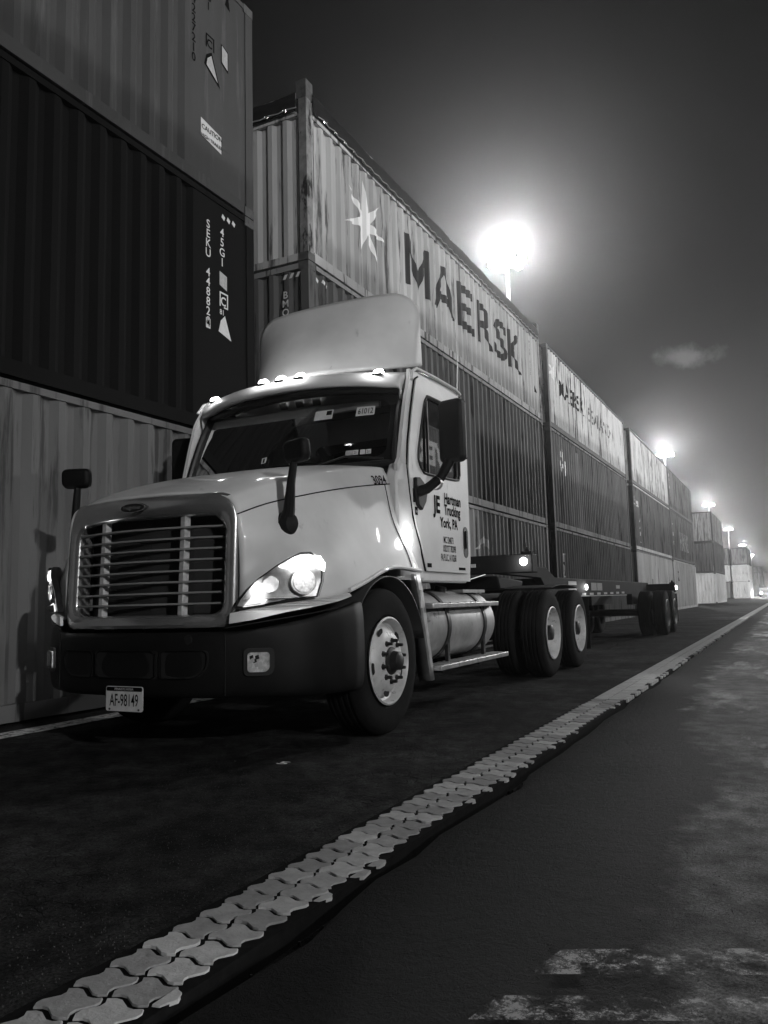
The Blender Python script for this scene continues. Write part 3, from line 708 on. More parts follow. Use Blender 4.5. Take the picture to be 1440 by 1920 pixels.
# ---- far stacks
FAR = [
 (X0, 77.6, 3, [P_W1, P_D4, P_M3], 'beyond the cross line', None, 2.75),
 (-5.35, 136, 3, [P_W1, P_W1, P_M2], 'in the far block with white door ends', 'front', 2.59),
 (-8.0, 135, 3, [P_M3, P_W1, P_M2], 'in the shadowed column left of the white door ends', None, 2.59),
 (-5.9, 195, 2, [P_DK, P_M3], 'in the low stack past the white door ends', None, 2.59),
 (-6.2, 243, 3, [P_DK, P_DK, P_M2], 'in the tall stack second from the vanishing point', None, 2.59),
 (-6.2, 305, 3, [P_M2, P_DK, P_DK], 'in the stack nearest the vanishing point', None, 2.59)]
TIER = ['bottom', 'middle', 'top']; CN = {P_W1.name: 'pale', P_D4.name: 'dark', P_M3.name: 'mid grey', P_M2.name: 'dull grey', P_DK.name: 'charcoal'}
for (x, y, nT, ps, where, de, hh) in FAR:
    for k in range(nT):
        tn = TIER[k] if nT == 3 or k == 0 else 'upper'
        container('%s container, %s %s' % (CN[ps[k].name], tn, where), (x, y, .01+k*(hh+.02)), ps[k], frame=DKPOST if ps[k] is not P_W1 else None, H=hh, door_end=de if k == 0 else None, full=False, group='distant stacked containers')
# ---- opposite row (behind and right of the camera: seen in the door glass, and it shades the near row)
P_EV = contpaint('paint_evergreen', .13, .15, .05)
for si, (y, ps) in enumerate(((4.7, [P_M2, P_D3, P_M2]), (11.1, [P_M2, P_D3, P_M3]), (23.6, [P_DK, P_EV, P_EV]), (36.4, [P_M2, P_EV, P_M3]))):
    for k in range(3):
        t, sp = container('%s container of the row across the lane, %s of stack %s' % ('dark' if ps[k] in (P_D3, P_DK, P_EV) else 'grey', TIER[k], ('nearest the camera', 'second from the camera', 'mirrored in the door glass', 'farthest along')[si]), (8.5, y+(6.06 if si == 0 else CL), .01+k*2.91), ps[k], L=6.06 if si == 0 else CL, full=True, group='containers across the lane')
        t.rotation_euler = (0, 0, math.pi); 
        if ps[k] is P_EV: side_text(t, sp, 'EVERGREEN', 1.0, 1.15, 1.45, PW, .04, 1.15)

# ------------------------------------------------------------------ light masts
def mast(loc, label, h=18.6, watts=MAST_W, group='floodlight masts along the yard'):
    t = thing('light_mast', label, 'light mast', loc, 0, group)
    steel = mat('galvanised_steel', .35, .5, metal=.6, var=.2)
    MB().lathe([(.24, 0), (.20, 2), (.09, h)], 12, 'z').build('pole', steel, t, smooth=True)
    MB().box(-.35, .35, -.35, .35, 0, .06).build('base_plate', steel, t)
    MB().lathe([(.62, h-.42), (.66, h-.38), (.62, h-.34), (.58, h-.38)], 20, 'z', closed=True).box(-.62, .62, -.03, .03, h-.41, h-.35).box(-.03, .03, -.62, .62, h-.41, h-.35).build('ring', steel, t)
    for k in range(6):
        a = k*math.pi/3; 
        fl = MB().prism([(-.17, -.10), (.17, -.22), (.17, .18), (-.13, .12)], -.22, .22, 'y').build('floodlight', steel, t); fl.location = (.80*math.cos(a), .80*math.sin(a), h-.38); fl.rotation_euler = (0, 0, a)
        ln = MB().box(.172, .182, -.19, .19, -.19, .15).build('lamp_glass', E_LAMP, fl)
    ld = bpy.data.lights.new('mast_light', 'POINT'); ld.energy = watts; ld.shadow_soft_size = .55; ld.color = (1, 1, 1)
    lo = bpy.data.objects.new('mast_light', ld); link(lo, t); lo.location = (0, 0, h+.25)
    return t
SEEN = ['nearest lit floodlight mast rising behind the MAERSK tarpaulin', 'second lit floodlight mast over the end of the near row', 'third lit floodlight mast over the stack past the row end', 'fourth lit floodlight mast farther down the yard', 'fifth lit floodlight mast low near the horizon', 'sixth and farthest lit floodlight mast by the vanishing point']
for k, (y, hh, pw) in enumerate(((39.1, 18.9, 42000), (98.5, 17.7, 23000), (156, 17.3, 16000), (208, 16.4, 11000), (272, 15.9, 9000), (335, 15.2, 8000))): mast((-12, y, 0), SEEN[k], hh, pw)
mast((14.7, 39.1, 0), 'floodlight mast behind the row across the lane', 18.6, 16000)
mast((14.7, 98.5, 0), 'second floodlight mast behind the row across the lane')
mast((47, -26, 0), 'floodlight mast across the lane behind the camera', 19.5, 62000)
mast((62, 16, 0), 'floodlight mast beyond the opposite row', 17.2, 52000)

# ------------------------------------------------------------------ truck (local: x = lateral, y = backwards from the bumper, z up)
truck = thing('semi_truck', 'white day-cab semi truck with roof fairing, parked beside the stacked containers', 'truck', (-3.75, 3.8, 0))
WH, CH, BP, FR = PAINT['white'], PAINT['chrome'], PAINT['black_plastic'], PAINT['frame']
# ---- hood and fenders, one lofted skin
A = [(0, .10, 1.66), (0, .36, 1.765), (0, .72, 1.87), (0, 1.08, 1.95), (0, 1.42, 2.005), (0, 1.72, 2.035)]
B = [(.36, .12, 1.655), (.39, .37, 1.76), (.43, .73, 1.865), (.46, 1.09, 1.945), (.50, 1.42, 2.0), (.52, 1.71, 2.03)]
C_ = [(.62, .17, 1.625), (.68, .40, 1.72), (.76, .75, 1.82), (.83, 1.1, 1.90), (.89, 1.42, 1.955), (.94, 1.69, 1.985)]
C2 = [(.695, .185, 1.575), (.755, .41, 1.668), (.84, .75, 1.765), (.915, 1.1, 1.845), (.97, 1.42, 1.90), (1.015, 1.68, 1.935)]
D = [(.722, .192, 1.50), (.80, .42, 1.585), (.895, .75, 1.67), (.97, 1.1, 1.745), (1.02, 1.42, 1.80), (1.06, 1.66, 1.835)]
E_ = [(.735, .195, 1.30), (.91, .385, 1.37), (1.015, .68, 1.43), (1.06, 1.05, 1.49), (1.09, 1.42, 1.53), (1.10, 1.70, 1.55)]
F_ = [(.742, .19, 1.10), (.985, .345, 1.14), (1.115, .62, 1.20), (1.145, 1.0, 1.25), (1.175, 1.42, 1.285), (1.16, 1.84, 1.30)]
G_ = [(.738, .185, .885), (1.015, .34, .925), (1.155, .60, .96), (1.195, .90, 1.04), (1.205, 1.36, 1.165), (1.19, 1.90, 1.155)]
vs, fs = netgrid(mirror_rows([A, B, C_, C2, D, E_, F_, G_]), 5, 7)
hood = mk('hood', vs, fs, WH, truck, smooth=True, angle=70, solid=.018)
for s in (1, -1):
    pts = [(s*(p[0]+.004), p[1]-.001, p[2]+.001) for p in [cr(D, i/8*5/5) for i in range(0, 41)]] if False else [(s*(q[0]+.003), q[1], q[2]) for q in [cr(D, 5*i/40) for i in range(41)]]
    MB().tube(pts, .0045, 6).build('panel_seam', PAINT['print_black'], hood)
# wheel-arch lip
for s in (1, -1):
    pts = [(s*(q[0]+.006), q[1], q[2]+.012) for q in [cr(G_, 2.6+2.4*i/24) for i in range(25)]]
    MB().tube(pts, .016, 8).build('arch_lip', WH, hood, smooth=True)
    mb_ = MB(); n = 22
    vs = []; 
    for i in range(n+1):
        a = R(12+156*i/n); rr_ = .60
        for x in (1.17, .62): vs.append((s*x, 1.40-math.cos(a)*rr_*1.0, .52+math.sin(a)*rr_))
    mb_.add(vs, [(2*i, 2*i+1, 2*i+3, 2*i+2) for i in range(n)]); mb_.build('wheel_arch_liner', PAINT['black_satin'], truck, smooth=True, solid=.01)
# unit number on the hood side, laid on the skin between the top edge and the seam
def hood_pt(k, t_):            # k along 0..5, t_ 0..1 from row C2 to row D
    a, b = cr(C2, k), cr(D, k); return [a[i]+(b[i]-a[i])*t_ for i in range(3)]
vs, fs = text_mesh('3094', .11, .012, 1.05, 1.0)
def hmap(a, b):
    q = hood_pt(4.12+a*3.05, 1.02-b*9.2); return (q[0]+.012, q[1], q[2]+.004)
flat_print('unit_number', vs, fs, hmap, PAINT['print_black'], hood)
# firewall closing the rear of the hood
MB().add([(x, 1.72, z) for x, z in ((-1.02, .95), (1.02, .95), (1.02, 1.80), (.5, 1.98), (-.5, 1.98), (-1.02, 1.80))], [(0, 1, 2, 3, 4, 5)]).build('firewall', PAINT['black_satin'], truck)
# ---- grille
def gv(u, w_): return .045+.145*(u/.72)**2+.05*(w_-.8)
outer = rrect(-.725, .725, .80, 1.648, [.10, .10, .13, .13], 8); inner = rrect(-.622, .622, .885, 1.505, [.07, .07, .10, .10], 8)
def dens(l, m_=4):
    o_ = []
    for i in range(len(l)):
        a, b = l[i], l[(i+1) % len(l)]; k = max(1, int(math.hypot(b[0]-a[0], b[1]-a[1])/.06))
        for j in range(k): o_.append((a[0]+(b[0]-a[0])*j/k, a[1]+(b[1]-a[1])*j/k))
    return o_
# rounded ring: sweep a profile around between outer and inner loop
no = 120
def resample(l, n):
    d = [0]
    for i in range(len(l)): d.append(d[-1]+math.hypot(l[(i+1) % len(l)][0]-l[i][0], l[(i+1) % len(l)][1]-l[i][1]))
    o_ = []
    for k in range(n):
        s_ = d[-1]*k/n; i = max(j for j in range(len(l)) if d[j] <= s_+1e-9); t_ = (s_-d[i])/max(1e-9, d[i+1]-d[i]); a, b = l[i], l[(i+1) % len(l)]
        o_.append((a[0]+(b[0]-a[0])*t_, a[1]+(b[1]-a[1])*t_))
    return o_
oo, ii = resample(outer, no), resample(inner, no)
# match the inner samples to the outer ones by angle around the centre
def byang(l, c): 
    return sorted(l, key=lambda p: math.atan2(p[1]-c[1], p[0]-c[0]))
def ringpts(l, c, n):
    out_ = []
    for k in range(n):
        an = -math.pi+2*math.pi*(k+.5)/n; dx, dy = math.cos(an), math.sin(an); best = 0
        for i in range(len(l)):
            a, b = l[i], l[(i+1) % len(l)]; ex, ey = b[0]-a[0], b[1]-a[1]; den = dx*ey-dy*ex
            if abs(den) < 1e-12: continue
            t_ = ((a[0]-c[0])*ey-(a[1]-c[1])*ex)/den; s_ = ((a[0]-c[0])*dy-(a[1]-c[1])*dx)/den
            if t_ > 0 and -1e-6 <= s_ <= 1+1e-6: best = max(best, t_)
        out_.append((c[0]+dx*best, c[1]+dy*best))
    return out_
def ring(name, outer, inner, vf, prof, mt, parent, n=140, c=None):
    """prof = [(t from outer 0 to inner 1, depth offset)]"""
    c = c or (0, sum(p[1] for p in outer)/len(outer)); a, b = ringpts(outer, c, n), ringpts(inner, c, n); vs = []; fs = []; m_ = len(prof)
    for k in range(n):
        for t_, d in prof:
            u = a[k][0]+(b[k][0]-a[k][0])*t_; w_ = a[k][1]+(b[k][1]-a[k][1])*t_; vs.append((u, vf(u, w_)+d, w_))
    for k in range(n):
        for i in range(m_-1): fs.append((k*m_+i, k*m_+i+1, ((k+1) % n)*m_+i+1, ((k+1) % n)*m_+i))
    return mk(name, vs, fs, mt, parent, smooth=True, angle=50)
grille = ring('grille_surround', outer, inner, gv, [(0, .10), (0, .0), (.06, -.022), (.30, -.032), (.60, -.020), (.85, .0), (1.0, .02), (1.0, .12)], mat('satin_chrome', .62, .22, metal=.86, var=.15, vscale=5), truck)
MB().add([(u, gv(u, 1.2)+.16, w_) for u in (-.66, -.33, 0, .33, .66) for w_ in (.85, 1.55)], [(2*i, 2*i+1, 2*i+3, 2*i+2) for i in range(4)]).build('radiator_screen', PAINT['dark'], grille)
for k in range(8):
    w_ = .885+(k+1)*.62/9; mb_ = MB(); vs = []; n = 20
    for i in range(n+1):
        u = -.615+1.23*i/n; v_ = gv(u, w_)
        for dv, dw in ((-.004, -.006), (.034, -.011), (.034, -.004), (-.004, .005)): vs.append((u, v_+dv+.012, w_+dw))
    fs = [(i*4+j, i*4+(j+1) % 4, i*4+4+(j+1) % 4, i*4+4+j) for i in range(n) for j in range(4)]
    mk('grille_slat', vs, fs, mat('slat_grey', .42, .3, metal=.5), grille)
for u in (-.34, .34):
    vs = []; n = 12
    for i in range(n+1):
        w_ = .872+.646*i/n; v_ = gv(u, w_)
        for du, dv in ((-.020, .030), (.020, .022), (.034, .060), (-.012, .075)): vs.append((u+du, v_+dv, w_))
    mk('grille_bar', vs, [(i*4+j, i*4+(j+1) % 4, i*4+4+(j+1) % 4, i*4+4+j) for i in range(n) for j in range(4)], mat('bright_trim', .8, .3, metal=.5, var=.2, vscale=25), grille)
bd = plate('badge', [(.105*math.cos(a*math.pi/12), 1.578+.026*math.sin(a*math.pi/12)) for a in range(24)], [], 0, 1, PAINT['black_satin'], grille, mapf=lambda a, b, d: (a, gv(a, b)-.034-.006*(1-d), b))
ring('badge_rim', [(.115*math.cos(a*math.pi/12), 1.578+.034*math.sin(a*math.pi/12)) for a in range(24)], [(.100*math.cos(a*math.pi/12), 1.578+.024*math.sin(a*math.pi/12)) for a in range(24)], gv, [(0, -.03), (.3, -.044), (.7, -.044), (1, -.036)], CH, bd, 48)
vs, fs = text_mesh('Freightliner', .034, .004, 1, .95, 'CENTER'); flat_print('badge_lettering', vs, fs, lambda a, b: (a, gv(a, 1.57)-.046, 1.568+b), CH, bd)
# ---- plan outline shared by bumper, headlights and trim
PLAN = [(0, 0), (.36, .02), (.60, .075), (.74, .14), (.86, .205), (.96, .265), (1.05, .345), (1.12, .45), (1.17, .60), (1.20, .78), (1.21, .90)]
PS = [0]
for a, b in zip(PLAN, PLAN[1:]): PS.append(PS[-1]+math.hypot(b[0]-a[0], b[1]-a[1]))
def plan_at(s_, side=1):
    t_ = 0
    for i in range(len(PS)-1):
        if s_ <= PS[i+1] or i == len(PS)-2: t_ = i+(s_-PS[i])/(PS[i+1]-PS[i]); break
    t_ = max(0, min(t_, len(PLAN)-1.0001)); p = cr(PLAN, t_); q = cr(PLAN, min(t_+.02, len(PLAN)-1.0001)); o_ = cr(PLAN, max(0, t_-.02))
    dx, dy = q[0]-o_[0], q[1]-o_[1]; l = math.hypot(dx, dy); return (side*p[0], p[1]), (side*dy/l, -dx/l)
def on_plan(s_, w_, off=0.0, side=1):
    p, nrm = plan_at(s_, side); return (p[0]+nrm[0]*off, p[1]+nrm[1]*off, w_)
STOT = PS[-1]
rows = []
for (f, top, bot, off) in ((0, 0, 1, -.10), (0, 0, 1, -.03), (.10, 0, 0, .0), (.35, 0, 0, .012), (.62, 0, 0, .012), (.86, 0, 0, .006), (1.0, 0, 0, -.012), (1.0, 0, 0, -.06)):
    r_ = []
    for side, rng_ in ((-1, range(16, 0, -1)), (1, range(0, 17))):
        for i in rng_:
            s_ = STOT*i/16; e = (s_/STOT)**2; lo = .385-.02*e; hi = .775+.165*(max(0, (s_/STOT-.45)/.55))**1.2; w_ = lo+(hi-lo)*f
            r_.append(on_plan(s_, w_, off, side))
    rows.append(r_)
vs, fs = netgrid(rows, 3, 1); bumper = mk('bumper', vs, fs, BP, truck, smooth=True, angle=70, solid=.02)
# lower air openings with dividers
op = mat('intake_void', .004, .9)
for (u0, u1, rad) in ((-.60, -.28, [.12, .02, .03, .03]), (-.25, .25, [.02]*4), (.28, .60, [.02, .12, .03, .03])):
    loop = rrect(u0, u1, .50, .67, rad, 6); pl = dens(loop)
    plate('air_intake', pl, [], 0, 1, op, bumper, mapf=lambda a, b, d: on_plan(abs(a)*1.01, b, .010+.006*d, 1 if a >= 0 else -1))
    ring('intake_rim', loop, [(p[0]*.985+(u0+u1)/2*.015, p[1]*.96+.585*.04) for p in loop], lambda u, w_: on_plan(abs(u)*1.01, w_, .018, 1)[1], [(0, .004), (.3, -.008), (.8, -.008), (1, .002)], BP, bumper, 60, c=((u0+u1)/2, .585))
MB().lathe([(0, .0), (.028, .0), (.030, .01)], 20, 'y', (.47, .030, .735)).build('tow_eye_cover', op, bumper)
# fog lights
def on_plan_plate(name, loop, d0, d1, mt, parent, side, bevel=0):
    return plate(name, dens(loop), [], d0, d1, mt, parent, mapf=lambda a, b, d: on_plan(a, b, d, side), bevel=bevel)
S_OFF = PS[2]-.0
for side in (1, -1):
    lo = rrect(.815, 1.0, .512, .676, [.03, .05, .03, .03], 5)
    fh = on_plan_plate('fog_light_housing', lo, .012, .026, PAINT['black_satin'], bumper, side, .006)
    le = rrect(.84, .972, .536, .652, [.02, .035, .02, .02], 5)
    fl = on_plan_plate('fog_light', le, .02, .034, mat('fog_reflector', .85, .4, var=.4, vscale=30), bumper, side)
    on_plan_plate('lens', le, .036, .042, G_LENS, fl, side)
    for k in range(7):
        a0 = .85+random.random()*.085; b0 = .548+random.random()*.07; on_plan_plate('reflector_facet', [(a0, b0), (a0+.022, b0+.006), (a0+.018, b0+.03), (a0-.004, b0+.022)], .033, .0345+k*.0002, PAINT['chrome'] if k % 2 else PAINT['print_white'], fl, side)
# headlights: teardrop outlines measured along the plan curve
HO = [(0.759, 0.92), (0.785, 0.967), (0.821, 1.012), (0.876, 1.072), (0.945, 1.122), (1.016, 1.172), (1.089, 1.214), (1.168, 1.25), (1.229, 1.254), (1.274, 1.228), (1.308, 1.178), (1.315, 1.121), (1.31, 1.071), (1.271, 0.974), (1.17, 0.968), (1.086, 0.96), (0.914, 0.925), (0.811, 0.912)]
hc = (sum(p[0] for p in HO)/len(HO), sum(p[1] for p in HO)/len(HO))
REFL = mat('lamp_reflector', .75, .35, metal=.35, var=.25, vscale=18)
for side in (1, -1):
    hl = thing_part = on_plan_plate('headlight', HO, -.02, .018, PAINT['black_satin'], truck, side)
    sh = lambda k, dx=0, dy=0: [((p[0]-hc[0])*k+hc[0]+dx, (p[1]-hc[1])*k+hc[1]+dy) for p in HO]
    on_plan_plate('reflector', sh(.93), .0185, .022, REFL, hl, side)
    # projector bowl, bulb and bright upper reflector
    def disc(cx, cy, r, n=28): return [(cx+r*math.cos(2*math.pi*i/n), cy+r*math.sin(2*math.pi*i/n)) for i in range(n)]
    bx, by = hc[0]+.115, hc[1]-.005
    on_plan_plate('bowl_ring', disc(bx, by, .078), .022, .030, REFL, hl, side, .004)
    on_plan_plate('projector_lens', disc(bx, by, .066), .030, .036, mat('projector', .6, .2, metal=.3, var=.6, vscale=30), hl, side)
    on_plan_plate('high_beam_bowl', disc(hc[0]-.085, hc[1]-.015, .05), .022, .028, REFL, hl, side, .004)
    glow = [(hc[0]-.03, hc[1]+.085), (hc[0]+.06, hc[1]+.125), (hc[0]+.15, hc[1]+.16), (hc[0]+.225, hc[1]+.155), (hc[0]+.262, hc[1]+.11), (hc[0]+.255, hc[1]+.06), (hc[0]+.20, hc[1]+.085), (hc[0]+.12, hc[1]+.098), (hc[0]+.04, hc[1]+.075)]
    on_plan_plate('daytime_lamp', glow, .023, .031, E_HEAD, hl, side)
    low = [(hc[0]-.25, hc[1]-.15), (hc[0]-.12, hc[1]-.135), (hc[0]-.10, hc[1]-.105), (hc[0]-.20, hc[1]-.09)]
    on_plan_plate('turn_lamp', low, .023, .029, emat('turn_emission', 1.2), hl, side)
    ld = bpy.data.lights.new('headlamp_bulb', 'POINT'); ld.energy = 1.5; ld.shadow_soft_size = .02; lo = bpy.data.objects.new('headlamp_bulb', ld); link(lo, hl); lo.location = on_plan(hc[0]+.10, hc[1]+.07, .10, side)
    ld = bpy.data.lights.new('headlamp_bulb', 'POINT'); ld.energy = .8; ld.shadow_soft_size = .02; lo = bpy.data.objects.new('headlamp_bulb', ld); link(lo, hl); lo.location = on_plan(hc[0]-.14, hc[1]-.07, .08, side)
    on_plan_plate('lens', sh(.965), .040, .044, G_LENS, hl, side)
    # white trim between headlight and bumper
    tr = [(0.725, 0.825), (0.732, 0.888), (0.859, 0.911), (1.085, 0.944), (1.303, 0.965), (1.45, .984), (1.56, 0.998), (1.585, 0.975), (1.45, .945), (1.302, 0.922), (1.085, 0.889), (0.859, 0.843)]
    on_plan_plate('headlight_trim', [(min(a, STOT-.002), b) for a, b in tr], -.01, .012, WH, truck, side, .004)
# bumper joints, bolts and tow hooks
for side in (1, -1):
    MB().tube([on_plan(.70, .40+.37*i/8, .013, side) for i in range(9)], .004, 6).build('bumper_joint', op, bumper)
    MB().tube([on_plan(.70+.085*i, .80+.012*i, .008, side) for i in range(10)], .0035, 6).build('bumper_joint', op, bumper)
    # hood latch and fender seam
    pts_ = [cr([cr(r_, 4.72) for r_ in (D, E_, F_, G_)], 3*i/14) for i in range(15)]
    MB().tube([(side*(p_[0]+.004), p_[1], p_[2]) for p_ in pts_], .0035, 6).build('panel_seam', op, hood)
# number plate
pl = thing_plate = plate('license_plate', rrect(-.152, .152, .302, .454, .015, 4), [], -.005, 0, PAINT['sticker'], truck, mapf=lambda a, b, d: (a+.03, -.035+d, b))
plate('plate_band', rrect(-.148, .148, .424, .450, .01, 3), [], -.0005, .002, PAINT['print_black'], pl, mapf=lambda a, b, d: (a+.03, -.0405+d, b))
vs, fs = text_mesh('AF-98149', .105, .006, 1.0, .62, 'CENTER'); flat_print('plate_number', vs, fs, lambda a, b: (a*.92+.03, -.0425, .335+b), PAINT['print_black'], pl)
vs, fs = text_mesh('PENNSYLVANIA', .022, .002, 1, 1, 'CENTER'); flat_print('plate_state', vs, fs, lambda a, b: (a+.03, -.0430, .430+b), PAINT['sticker'], pl)
for x in (-.09, .15): MB().lathe([(0, -.003), (.007, -.002), (.008, 0)], 8, 'y', (x, -.041, .315)).build('plate_bolt', PAINT['chrome'], pl)
# ---- cab
def cu(w_):           # half width of the cab at a height
    if w_ <= 2.64: return 1.105
    return 1.105-.045*((w_-2.64)/.24)**1.6
DOOR = [(2.20, 1.175), (2.17, 1.24), (2.10, 1.40), (2.02, 1.52), (1.97, 1.64), (1.93, 1.80), (1.89, 2.0), (1.92, 2.2), (1.985, 2.45), (2.055, 2.66), (2.12, 2.765), (2.22, 2.815), (2.6, 2.835), (3.13, 2.845), (3.18, 2.80), (3.20, 2.5), (3.205, 2.0), (3.205, 1.30), (3.18, 1.185), (3.13, 1.172)]
WIN = [(2.10, 2.045), (2.16, 2.0), (2.26, 1.985), (2.90, 2.01), (2.98, 2.05), (3.0, 2.12), (2.99, 2.58), (2.95, 2.64), (2.88, 2.67), (2.36, 2.665), (2.28, 2.64), (2.22, 2.56), (2.13, 2.30), (2.075, 2.12)]
def smooth_loop(l, n=4):
    o_ = []
    m_ = len(l)
    for i in range(m_):
        for k in range(n):
            o_.append(tuple(cr([l[i-1], l[i], l[(i+1) % m_], l[(i+2) % m_]], 1+k/n)))
    return o_
WINS = smooth_loop(WIN, 3)
big = [(p[0]+(.03 if p[0] > 2.5 else -.03)*(1 if abs(p[0]-2.55) > .3 else 0), p[1]+(.03 if p[1] > 2.3 else -.025)) for p in WINS]
# side shell behind/around the door
SIDE = [(1.73, 1.10), (3.24, 1.10), (3.24, 2.86), (2.10, 2.86), (2.02, 2.74), (1.94, 2.6), (1.86, 2.35), (1.78, 2.06), (1.73, 2.0)]
for s in (1, -1):
    sp_ = plate('cab_side', dens(SIDE), [big], 0, .03, WH, truck, mapf=lambda a, b, d: (s*(cu(b)-.035+d), a, b), bevel=0)
    door = plate('door', dens(DOOR), [WINS], -.006, .018, WH, truck, mapf=lambda a, b, d: (s*(cu(b)+d), a, b), bevel=.006)
    door['label'] = 'white door with black company lettering' if s > 0 else 'white door on the far side'
    lw = plate('window', WINS, [], -.012, -.006, G_SIDE, door, mapf=lambda a, b, d: (s*(cu(b)+d), a, b))
    # rubber frame
    n_ = len(WINS); MB().tube([(s*(cu(b)+.018), a, b) for a, b in WINS+WINS[:2]], .012, 6).build('window_rubber', PAINT['black_satin'], door, smooth=True)
    MB().tube([(s*(cu(b)+.010), a, b) for a, b in ((2.30, 2.0), (2.30, 2.62))], .012, 6).build('window_divider', PAINT['black_satin'], door)
    # gap line around the door
    MB().tube([(s*(cu(b)+.001), a, b) for a, b in [(p[0]-.006, p[1]) for p in DOOR[:12]]], .008, 6).build('door_gap', PAINT['print_black'], truck)
    # handle recess
    plate('handle', rrect(3.035, 3.145, 1.315, 1.60, .05, 6), [], .012, .022, PAINT['black_satin'], door, mapf=lambda a, b, d: (s*(cu(b)+d), a, b), bevel=.004)
    MB().box(min(s*1.13, s*1.14), max(s*1.13, s*1.14), 3.07, 3.11, 1.40, 1.56).build('handle_grip', BP, door)
    # sill under the door and roof drip rail
    MB().box(min(s*1.02, s*1.095), max(s*1.02, s*1.095), 2.16, 3.17, 1.085, 1.150).build('door_sill', WH, truck, bevel=.015)
    MB().tube([(s*(cu(b)+.02), a, b) for a, b in ((2.02, 2.74), (2.08, 2.83), (2.2, 2.885), (2.6, 2.905), (3.10, 2.91), (3.2, 2.88))], .014, 8).build('drip_rail', WH, truck, smooth=True)
    # cowl panel with the lit side marker
    lamp = plate('side_marker', rrect(1.82, 1.89, 1.36, 1.50, .03, 5), [], .0, .02, E_SIDE, truck, mapf=lambda a, b, d: (s*(1.115+d), a, b))
    ld = bpy.data.lights.new('marker_glow', 'POINT'); ld.energy = 1.0; ld.shadow_soft_size = .05; lo = bpy.data.objects.new('marker_glow', ld); link(lo, lamp); lo.location = (s*1.22, 1.86, 1.44)
BL = PAINT['print_black']
def door_text(body, y, z, size, bold=.012, sx=1.0, name='door_lettering'):
    vs, fs = text_mesh(body, size, bold, 1.0, sx); flat_print(name, vs, fs, lambda a, b: (1.105+.0205, y+a, z+b), BL, [o for o in truck.children if o.name.startswith('door') and o.get('label', '').startswith('white door with')][0])
door_text('Hartman', 2.60, 1.775, .128, .03, .86); door_text('Trucking', 2.60, 1.675, .128, .03, .82); door_text('York, PA', 2.50, 1.56, .122, .03, .88)
door_text('JE', 2.37, 1.68, .20, .035, .9)
door_text('MC 324873', 2.56, 1.425, .082, .012, .58); door_text('USDOT 782098', 2.545, 1.35, .082, .012, .54); door_text('PA.P.U.C. A110268', 2.49, 1.270, .085, .012, .52)
dr = [o for o in truck.children if o.get('label', '').startswith('white door with')][0]
for (y0, y1, z0, z1) in ((1.955, 2.025, 1.72, 1.83), (1.985, 2.035, 1.62, 1.685), (2.20, 2.285, 1.205, 1.24), (2.90, 3.06, 1.198, 1.222)):
    plate('decal', [(y0, z0), (y1, z0), (y1, z1), (y0, z1)], [], .018, .0205, BL, dr, mapf=lambda a, b, d: (1.105+d, a, b))
vs, fs = text_mesh('PRE MA', .028, .004); flat_print('decal_text', vs, fs, lambda a, b: (1.1265, 1.99+a*.4, 1.64+b), PAINT['sticker'], dr)
# back wall with rear window
bw_o = rrect(-1.08, 1.08, 1.10, 2.90, .08, 4); bw_i = rrect(-.55, .55, 2.05, 2.55, .08, 4)
rearw = plate('rear_wall', bw_o, [bw_i], 0, .03, WH, truck, mapf=lambda a, b, d: (a, 3.215+d-.02, b))
plate('rear_window', bw_i, [], 0, .006, G_SIDE, rearw, mapf=lambda a, b, d: (a, 3.21+d, b))
# A pillars / windscreen frame and glass
def ws(t_, q):       # t_ -1..1 across, q 0..1 up
    base = (1.045*t_, 1.64+.17*t_*t_, 2.005+.02*t_*t_); top = (1.0*t_, 1.93+.15*t_*t_, 2.735-.055*t_*t_)
    bow = -.02*math.sin(math.pi*q)
    return (base[0]+(top[0]-base[0])*q, base[1]+(top[1]-base[1])*q+bow, base[2]+(top[2]-base[2])*q)
nx, ny = 28, 10
vs = [ws(-1+2*i/nx, j/ny) for j in range(ny+1) for i in range(nx+1)]
wind = mk('windshield', vs, [(j*(nx+1)+i, j*(nx+1)+i+1, (j+1)*(nx+1)+i+1, (j+1)*(nx+1)+i) for j in range(ny) for i in range(nx)], G_WIND, truck, smooth=True)
loop = [ws(-1+2*i/24, 0) for i in range(25)]+[ws(1, j/8) for j in range(1, 8)]+[ws(1-2*i/24, 1) for i in range(25)]+[ws(-1, 1-j/8) for j in range(1, 8)]
MB().tube([(p[0], p[1]-.012, p[2]) for p in loop+loop[:2]], .030, 8).build('windshield_gasket', PAINT['black_satin'], wind, smooth=True)
